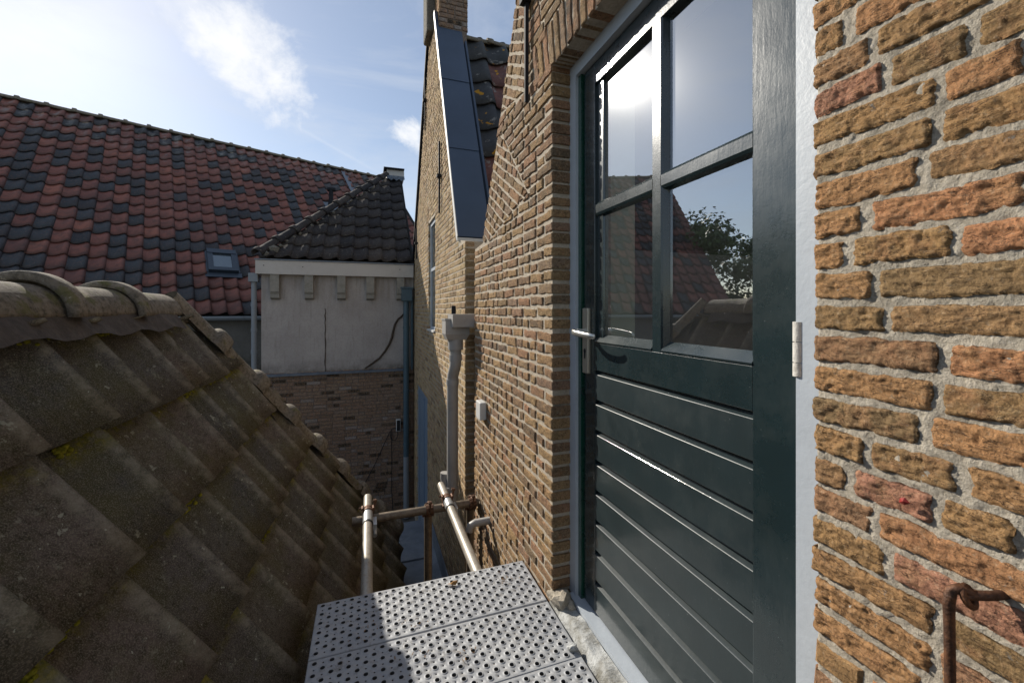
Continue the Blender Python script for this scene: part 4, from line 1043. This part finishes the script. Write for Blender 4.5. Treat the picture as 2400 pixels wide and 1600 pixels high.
# ================================================================== BIG RED AND SLATE ROOF
s19, c19 = math.sin(R(19.28)), math.cos(R(19.28))
def rd(r, dd, z): return Vector((r * c19 + dd * s19, -r * s19 + dd * c19, z))
eR = rd(.758, .652, 0).normalized(); nR = Vector((-eR.y, eR.x, 0)); PH = R(43.5)
P0 = rd(-4.77, 7.2, -.10)                                  # eave point under u=560
sL, sR, LEN = -4.15, 4.9, 6.42
upR = nR * math.cos(PH) + Vector((0, 0, 1)) * math.sin(PH)
rb = thing('tiled_building', 'long building with steep roof of mixed red and slate pantiles', 'building', tuple(P0 + nR * 4 - Vector((0, 0, 3.05))))
m = MB(); a, b_ = P0 + eR * sL, P0 + eR * sR; ra, rb_ = a + upR * LEN, b_ + upR * LEN; back = nR * (2 * LEN * math.cos(PH)); dn = Vector((0, 0, -.03))
m.add([a + dn, b_ + dn, rb_ + dn, ra + dn, a + back + dn, b_ + back + dn], [(0, 1, 2, 3), (3, 2, 5, 4)]); roofR = m.build('roof', mInkDark, rb)
m = MB(); i_ = nR * .12; a2, b2 = a + i_ + Vector((0, 0, .03)), b_ + i_ + Vector((0, 0, .03)); e2 = back - nR * .24
v = [a2, b2, b2 + e2, a2 + e2]; lo = [Vector((p.x, p.y, -3.15)) for p in v]; hi = [Vector((p.x, p.y, -.12)) for p in v]; topa, topb = ra + Vector((0, 0, -.1)), rb_ + Vector((0, 0, -.1))
m.add(lo + hi + [topa, topb], [(0, 1, 5, 4), (1, 2, 6, 9, 5), (2, 3, 7, 6), (3, 0, 4, 8, 7)]); m.build('wall', mStuccoD, rb)
WSK = (560 - 13, 0)
ncol = int((sR - sL) / .2215); nrow = 19
def sk_skip(r, c):
    s_ = sL + c * .2215
    return (-.45 < s_ < .03 and 3 <= r <= 4) 
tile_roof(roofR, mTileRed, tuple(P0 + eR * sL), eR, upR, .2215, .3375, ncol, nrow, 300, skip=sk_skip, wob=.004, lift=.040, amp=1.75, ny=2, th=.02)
ridge_run(roofR, mRidge, ra + Vector((0, 0, .03)), rb_ + Vector((0, 0, .03)), Vector((0, 0, 1)), .41, .085, .105, seg=10)
# gutter
m = MB(); n = 8; gv = []
for k in range(n + 1):
    t = PI + PI * k / n; gv.append((.065 * math.cos(t), .075 * math.sin(t)))
gv += [(.058, .0)] + [(.058 * math.cos(PI + PI * k / n), .066 * math.sin(PI + PI * k / n)) for k in range(n, -1, -1)]
o_ = P0 - nR * .06 + Vector((0, 0, -.01)); v = []
for s_ in (sL, sR): v += [o_ + eR * s_ + nR * q[0] + Vector((0, 0, q[1])) for q in gv]
k = len(gv); m.add(v, [(i, (i + 1) % k, k + (i + 1) % k, k + i) for i in range(k)] , (.5, .5), smooth=True); gut = m.build('gutter', mWhitePipe, rb)
for s_ in [sL + .6 * i for i in range(14)]:
    p = o_ + eR * s_; m = MB(); tube(m, [p + nR * .07 * math.cos(t) + Vector((0, 0, .081 * math.sin(t))) for t in [PI + PI * i / 8 for i in range(9)]], .006, 6); m.build('gutter_bracket', mWhitePipe, gut)
# skylight, vent pipe, lead strip
def roofM(s_, l): return basis(P0 + eR * s_ + upR * l, eR, upR)
def boxes(name, mat, parent, M, qs, bev=0):
    m = MB()
    for q in qs: v, f = box_geo(*q); m.add([M @ Vector(p) for p in v], f)
    return m.build(name, mat, parent)
MS = roofM(-.375, 1.07) @ Matrix.Translation((0, 0, .03))
skl = boxes('skylight', mFrameGrey, rb, MS, [(0, .46, 0, .09, .0, .11), (0, .46, .50, .62, .0, .12), (0, .085, .09, .50, .0, .11), (.375, .46, .09, .50, .0, .11), (-.05, .51, -.13, -.01, .035, .05), (-.03, .0, 0, .62, 0, .055), (.46, .49, 0, .62, 0, .055)])
boxes('pane', mSkyGlass, skl, MS, [(.086, .374, .091, .499, .05, .085)])
MV = roofM(2.42, 4.05)
vb = boxes('vent_flashing', mLead, rb, MV, [(-.20, .24, -.12, .22, .05, .062)])
m = MB(); p = MV @ Vector((.02, .04, .04)); tube(m, [p, p + Vector((0, 0, .2)), p + Vector((0, 0, .46))], [.085, .055, .055], 12); tube(m, [p + Vector((-.09, 0, .47)), p + Vector((.11, 0, .47))], .06, 12); m.build('vent_pipe', mIron, vb)
boxes('lead_strip', mLead, rb, roofM(3.22, 4.9), [(0, .16, -.05, 1.4, .055, .07)])

# ================================================================== NEAR MOSSY HIPPED ROOF
SL = 1.78; TH = math.atan(SL); XRG = -.99; EX = .333; WT = .28
upN = Vector((-math.cos(TH), 0, math.sin(TH))); YAX = Vector((0, 1, 0))
nr = thing('hipped_roof', 'mossy dark concrete tiled hipped roof beside the scaffold planks', 'roof', (-1.0, 1.2, -3.15))
XE, HE = .222, -2.16
hp0 = Vector((XRG, 2.60, .0)); hdir = Vector((.872, 1.107, -1.553)); hEnd = hp0 + hdir * ((XE - XRG) / .872)
yS = -2.2
m = MB()
xb = XRG - (XE - XRG)
E0, E1 = Vector((XE, yS, HE)), Vector((XE, hEnd.y, HE)); Rg0, Rg1 = Vector((XRG, yS, .0)), Vector((XRG, hp0.y, .0)); B0, B1 = Vector((xb, yS, HE)), Vector((xb, hEnd.y, HE))
dn = Vector((0, 0, -.035))
m.add([q + dn for q in (E0, E1, Rg1, Rg0, B0, B1)], [(0, 1, 2, 3), (3, 2, 5, 4), (1, 5, 2), (0, 3, 4)])
und = m.build('roof', mInkDark, nr)
m = MB(); bx(m, xb + .15, XE - .14, yS + .1, hEnd.y - .15, -3.15, HE - .03); m.build('wall', mMort3, nr)
hno = Vector((-1.107, .872, 0)).normalized()
nrows = 8; o = Vector((XRG + .0, 0, .0)) - upN * (EX * (nrows - .72))
EDG = [.99 - .28 * k for k in range(11, 0, -1)] + [.99, 1.27, 1.54, 1.79, 2.08, 2.26, 2.55] + [2.55 + .285 * k for k in range(1, 8)]
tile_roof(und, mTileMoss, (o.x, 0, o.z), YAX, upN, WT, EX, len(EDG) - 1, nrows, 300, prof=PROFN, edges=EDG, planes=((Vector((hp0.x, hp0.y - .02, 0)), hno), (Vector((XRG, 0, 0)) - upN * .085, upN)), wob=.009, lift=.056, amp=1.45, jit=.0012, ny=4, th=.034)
# far and back slopes, tiled too (seen only obliquely)
upB = Vector((math.cos(TH), 0, math.sin(TH)))
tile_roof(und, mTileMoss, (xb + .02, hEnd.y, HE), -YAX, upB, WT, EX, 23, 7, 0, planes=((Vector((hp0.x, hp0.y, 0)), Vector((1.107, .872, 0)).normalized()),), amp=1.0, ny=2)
RZ = -.025
ridge_run(und, mRidge, Vector((XRG, -2.1, RZ)), Vector((XRG, 2.49, RZ)), Vector((0, 0, 1)), .43, .108, .138, seg=22, th=.018, taper=.97, jit=.003)
ridge_run(und, mRidge, hEnd + Vector((.02, -.02, .045)), hp0 + Vector((.02, .0, .035)), Vector((.45, .15, 1)), .352, .066, .094, seg=16, th=.016, name='hip_tile', cl=.085)
# dark underlay strips between hip tiles and the cut field tiles
m = MB(); up_ = Vector((0, 0, 1)); sd2 = hdir.normalized().cross(up_).normalized()
v = []
for t in [i / 16 for i in range(17)]:
    p = hp0.lerp(hEnd, t); v += [p + sd2 * .02 + Vector((0, 0, .01)), p + sd2 * .10 + Vector((0, 0, -.075 + .01 * math.sin(t * 40)))]
m.add(v, [(2 * i, 2 * i + 1, 2 * i + 3, 2 * i + 2) for i in range(16)]); m.build('hip_underlay', mInkDark, nr)
m = MB(); v = []; n = 60
for i in range(n + 1):
    y = -1.9 + 4.35 * i / n; v += [(XRG + .085, y, .01), (XRG + .150, y, -.085 + .010 * math.sin(y * 22.4))]
m.add(v, [(2 * i, 2 * i + 1, 2 * i + 3, 2 * i + 2) for i in range(n)]); m.build('ridge_flashing', mFlashB, nr)

mo = MB(); random.seed(21); ico = bmesh.new(); bmesh.ops.create_icosphere(ico, subdivisions=1, radius=1); iv = [q.co.copy() for q in ico.verts]; iF = [[q.index for q in p.verts] for p in ico.faces]; ico.free()
nN = YAX.cross(upN)
for r in range(1, nrows):
    for c in range(7, len(EDG) - 1):
        if random.random() < .45: continue
        w_ = EDG[c + 1] - EDG[c]; a0 = random.uniform(0, .55); a1 = min(.97, a0 + random.uniform(.15, .6)); p0 = Vector((o.x, EDG[c], o.z)) + upN * (r * EX)
        if (p0 - Vector((hp0.x, hp0.y - .25, 0))).dot(hno) > 0 and p0.y > 2.2: continue
        for k in range(int(150 * (a1 - a0) * random.uniform(.5, 1.3))):
            a = random.uniform(a0, a1); h = 0
            for (xa, ha), (xb, hb) in zip(PROFN, PROFN[1:]):
                if xa <= a <= xb: h = ha + (hb - ha) * (a - xa) / (xb - xa)
            q = p0 + YAX * (a * w_) - upN * abs(random.gauss(.006, .013)) + nN * (h * 1.45 * WT / .25 + .010); rr = random.uniform(.003, .0085)
            mo.add([q + YAX * e.x * rr * 1.5 + upN * e.y * rr + nN * e.z * rr * .8 for e in iv], iF, None, None, True)
mo.build('moss', mMoss, und, 'stuff')

# zinc flat between the houses
m = MB(); bx(m, .12, .665, -2.0, 5.0, -2.56, -2.50); fl = m.build('zinc_flat', mZinc, kind='structure')
m = MB(); prism(m, [(.66, -2.30), (.652, -2.30), (.645, -2.46), (.60, -2.497), (.66, -2.497)], lambda a, b, d: (a, d, b), -2, 5.0); o9 = m.build('zinc_upstand', mZinc, fl)
for y in (.6, 2.2, 3.4, 4.2): box('seam', mZinc, fl, .14, .60, y, y + .018, -2.499, -2.482)
m = MB(); bx(m, .12, .665, 4.94, 5.0, -3.15, -2.561); m.build('end_wall', mStuccoD, fl)

# ================================================================== SCAFFOLD
sc = thing('scaffold', 'tubular steel scaffold with rusty couplers under the perforated planks', 'scaffold', (.3, 2.0, -2.5))
zt_, zc_ = -1.155, -1.21
rT = .0242
for x, yend in ((.0, 2.69), (.455, 2.72)):
    rod('ledger_tube', mTube, sc, [(x - .02 if x < .1 else x + .0, -1.2, zt_), (x - (.0), yend, zt_)], rT, 20, hollow=.004)
    rod('sleeve', mCollar, sc, [(x, yend - .33, zt_), (x, yend - .19, zt_)], rT + .0028, 20)
    rod('sleeve_ring', mBlack, sc, [(x, yend - .345, zt_), (x, yend - .335, zt_)], rT + .0034, 20)
    # clamp on the sleeve
    m = MB(); bx(m, x + .026, x + .046, yend - .33, yend - .24, zt_ - .045, zt_ - .01); tube(m, [(x + .036, yend - .36, zt_ - .055), (x + .036, yend - .26, zt_ - .04)], .011, 10); m.build('spigot_clamp', mCollar, sc)
rod('transom_tube', mTubeRust, sc, [(-.085, 2.525, zc_), (.66, 2.525, zc_ + .0)], rT, 20, hollow=.004)
posts = ((.352, 2.58, -1.205, -2.5), (.618, 2.58, -1.195, -2.5))
for x, y, z1, z0 in posts: rod('standard_tube', mTubeRust, sc, [(x, y, z1), (x, y, z0)], rT, 20, hollow=.004)
def coupler(x, y, z, ax):
    m = MB(); a = Vector(ax); u_, w_ = frame(a)
    for s_ in (-1, 1):
        c = Vector((x, y, z)) + a * s_ * .013; tube(m, [c - a * .009, c + a * .009], rT + .0075, 18)
    rot = [Vector((x, y, z)) + u_ * .038 * math.cos(t) + w_ * .038 * math.sin(t) for t in (0.6, 2.4, 4.1)]
    for p in rot: tube(m, [p - a * .018, p + a * .018], .0075, 8)
    tube(m, [rot[0] - w_ * .02, rot[0] + w_ * .045 + u_ * .01], .006, 8); tube(m, [rot[0] + w_ * .03 + u_ * .006, rot[0] + w_ * .042 + u_ * .009], .012, 6)
    tube(m, [rot[1] - u_ * .02, rot[1] + u_ * .035], .0055, 8); return m.build('coupler', mCoupler, sc)
coupler(.0, 2.50, zt_, (0, 1, 0)); coupler(.455, 2.50, zt_, (0, 1, 0))
for x, y, z1, z0 in posts: coupler(x, y, -1.245, (0, 0, 1)); coupler(x, 2.525, zc_, (1, 0, 0))
# planks: pressed steel with raised holes
ZP = -1.115; PX0, PX1, PW = -.180, .652, .268
def plank_mesh():
    m = MB(); nx_, ny_ = 32, 11; sx = (PX1 - PX0 - .016) / nx_; sy = (PW - .016) / ny_; SG = 12
    V = {}; vs = []; fs = []; fd = []
    def vid(x, y, z, key=None):
        k = (round(x * 20000), round(y * 20000), round(z * 20000))
        if k not in V: V[k] = len(vs); vs.append((x, y, z))
        return V[k]
    # outer square boundary with 12 points
    sq = [(1, 0), (1, .5), (1, 1), (0.5, 1), (0, 1), (-.5, 1), (-1, 1), (-1, .5), (-1, 0), (-1, -.5), (-1, -1), (-.5, -1), (0, -1), (.5, -1), (1, -1), (1, -.5)]; SG = 16
    for i in range(nx_):
        for j in range(ny_):
            cx = .008 + (i + .5) * sx; cy = .008 + (j + .5) * sy; big = (i + j) % 2 == 0
            rings = [(None, 0)]
            if big: rings += [(.0113, 0), (.0102, .0008), (.0086, .0021), (.0076, .0023), (.0069, .0014), (.0066, -.0015), (.0064, -.014)]
            elif i % 2 == 0 or j % 2 == 0: rings += [(.0030, 0), (.0026, -.0005), (.0026, -.003)]
            else: rings += [(.0030, 0), (.0026, -.0005), (.0026, -.003)]
            prev = None
            for r_, z in rings:
                cur = []
                for k in range(SG):
                    if r_ is None: a, b = sq[k]; cur.append(vid(cx + a * sx / 2, cy + b * sy / 2, 0))
                    else: t = math.atan2(sq[k][1] * sy, sq[k][0] * sx); cur.append(vid(cx + r_ * math.cos(t), cy + r_ * math.sin(t), z))
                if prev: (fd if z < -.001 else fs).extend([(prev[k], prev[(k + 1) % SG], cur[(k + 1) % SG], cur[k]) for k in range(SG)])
                prev = cur
    m.add(vs, fs, (.5, .5), smooth=True)
    for f_ in fd: m.f.append(list(f_)); m.t.append((.05, .5)); m.sm.append(True)  # hole walls carry the tone for the painted shade
    L, Wd = PX1 - PX0, PW
    # border with folded edges
    a, b, e, r_ = 0, L, .008, .003
    prof = [(.008, 0), (.003, -.0003), (.0008, -.0018), (0, -.004), (0, -.045)]
    loops = []
    for d_, z in prof: loops.append([(d_, d_, z), (L - d_, d_, z), (L - d_, Wd - d_, z), (d_, Wd - d_, z)])
    v = [p for l in loops for p in l]; f = []
    for i in range(len(prof) - 1): f += [(i * 4 + k, i * 4 + (k + 1) % 4, (i + 1) * 4 + (k + 1) % 4, (i + 1) * 4 + k) for k in range(4)]
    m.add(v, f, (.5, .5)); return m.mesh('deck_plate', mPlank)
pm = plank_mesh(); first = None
plabels = ['perforated steel scaffold plank farthest from the camera, partly in shade', 'perforated steel scaffold plank in the middle of the deck', 'perforated steel scaffold plank nearest, cut by the bottom picture edge', 'perforated steel scaffold plank below the camera by the door', 'perforated steel scaffold plank behind the camera position']
for i, yy in enumerate((1.452, 1.1815, .911, .6405, .37)):
    p = thing('scaffold_plank', plabels[i], 'plank', ((PX0 + PX1) / 2, yy + PW / 2, ZP), 'steel planks of the scaffold deck')
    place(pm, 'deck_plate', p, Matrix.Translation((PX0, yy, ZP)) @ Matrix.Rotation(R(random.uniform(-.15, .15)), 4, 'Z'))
    box('hook_rail', mPlank, p, PX0 + .02, PX1 - .02, yy + .004, yy + .012, ZP - .05, ZP - .012)
# bits on the planks
lf = MB(); p = Vector((.325, 1.655, ZP + .006)); vs = [p + Vector((.02 * math.cos(a) * (1 + .3 * math.sin(3 * a)), .011 * math.sin(a), .004 * math.sin(2 * a) + .003)) for a in [i * PI / 5 for i in range(10)]] + [p + Vector((0, 0, .009))]
lf.add(vs, [(i, (i + 1) % 10, 10) for i in range(10)]); tag(lf.build('dry_leaf', mLeafDry), 'curled brown dry leaf lying on the far plank', 'leaf')
tw = MB(); random.seed(5)
for k in range(70):
    cx, cy = random.choice(((.53, 1.62), (.55, 1.60), (.16, 1.36), (.14, 1.5), (.30, 1.30), (.12, 1.18), (.0, 1.5)))
    x, y = cx + random.gauss(0, .025), cy + random.gauss(0, .02); a = random.uniform(0, PI); l = random.uniform(.002, .010)
    tube(tw, [(x, y, ZP + .004), (x + l * math.cos(a), y + l * math.sin(a), ZP + .005)], random.uniform(.0006, .0016), 4)
o = tw.build('plant_debris', mLeafDry, kind='stuff'); tag(o, 'scattered crumbs of dry plant matter on the scaffold planks', 'debris')
bm = bmesh.new(); bmesh.ops.create_icosphere(bm, subdivisions=2, radius=.014); m = MB()
m.add([Vector((.637, 1.212, ZP + .008)) + Vector((q.co.x * 1.3, q.co.y, q.co.z * .7)) * (1 + noise.noise(q.co * 110) * .6) for q in bm.verts], [[q.index for q in p.verts] for p in bm.faces]); bm.free()
tag(m.build('mortar_chip', mStone), 'pale chip of mortar on the plank edge by the doorstep', 'rubble')

# ================================================================== TREE (beyond the red roof, seen mirrored in the panes)
tr = thing('tree', 'leafy green tree beyond the roofs, mirrored in the door pane', 'tree', (-12.6, 8.6, -3.15))
T = Vector((-12.6, 8.6, -4.0)); rod('trunk', mBark, tr, [T, T + Vector((.1, .1, 2)), T + Vector((.0, .1, 4))], [.32, .25, .14], 10)
lm = MB(); cl = []
for k in range(9):
    a = k * 2.4; e = T + Vector((math.cos(a) * 2.0, math.sin(a) * 2.0, 4.0 + (k % 3) * .9)); tube(lm, [T + Vector((.05, .1, 2.2 + .15 * k)), (T + e) / 2 + Vector((0, 0, 1.6)), e], [.1, .07, .03], 6); cl.append(e)
lm.build('branches', mBark, tr)
cm = MB(); random.seed(11)
cl += [T + Vector((random.gauss(0, 1.7), random.gauss(0, 1.7), random.uniform(2.6, 6.4))) for _ in range(70)]
for c in cl:
    rr_ = random.uniform(.5, 1.0)
    for k in range(800):
        q = Vector((random.gauss(0, 1), random.gauss(0, 1), random.gauss(0, .8))).normalized() * rr_ * random.uniform(.2, 1.05); p = c + q; s_ = random.uniform(.05, .095)
        a = Vector((random.uniform(-1, 1), random.uniform(-1, 1), random.uniform(-.6, .6))).normalized(); b = a.cross(q).normalized() if a.cross(q).length > .01 else Vector((0, 0, 1))
        cm.add([p - a * s_, p + b * s_ * .6, p + a * s_, p - b * s_ * .6], [(0, 1, 2, 3)])
cm.build('crown', mLeaf, tr, 'stuff')
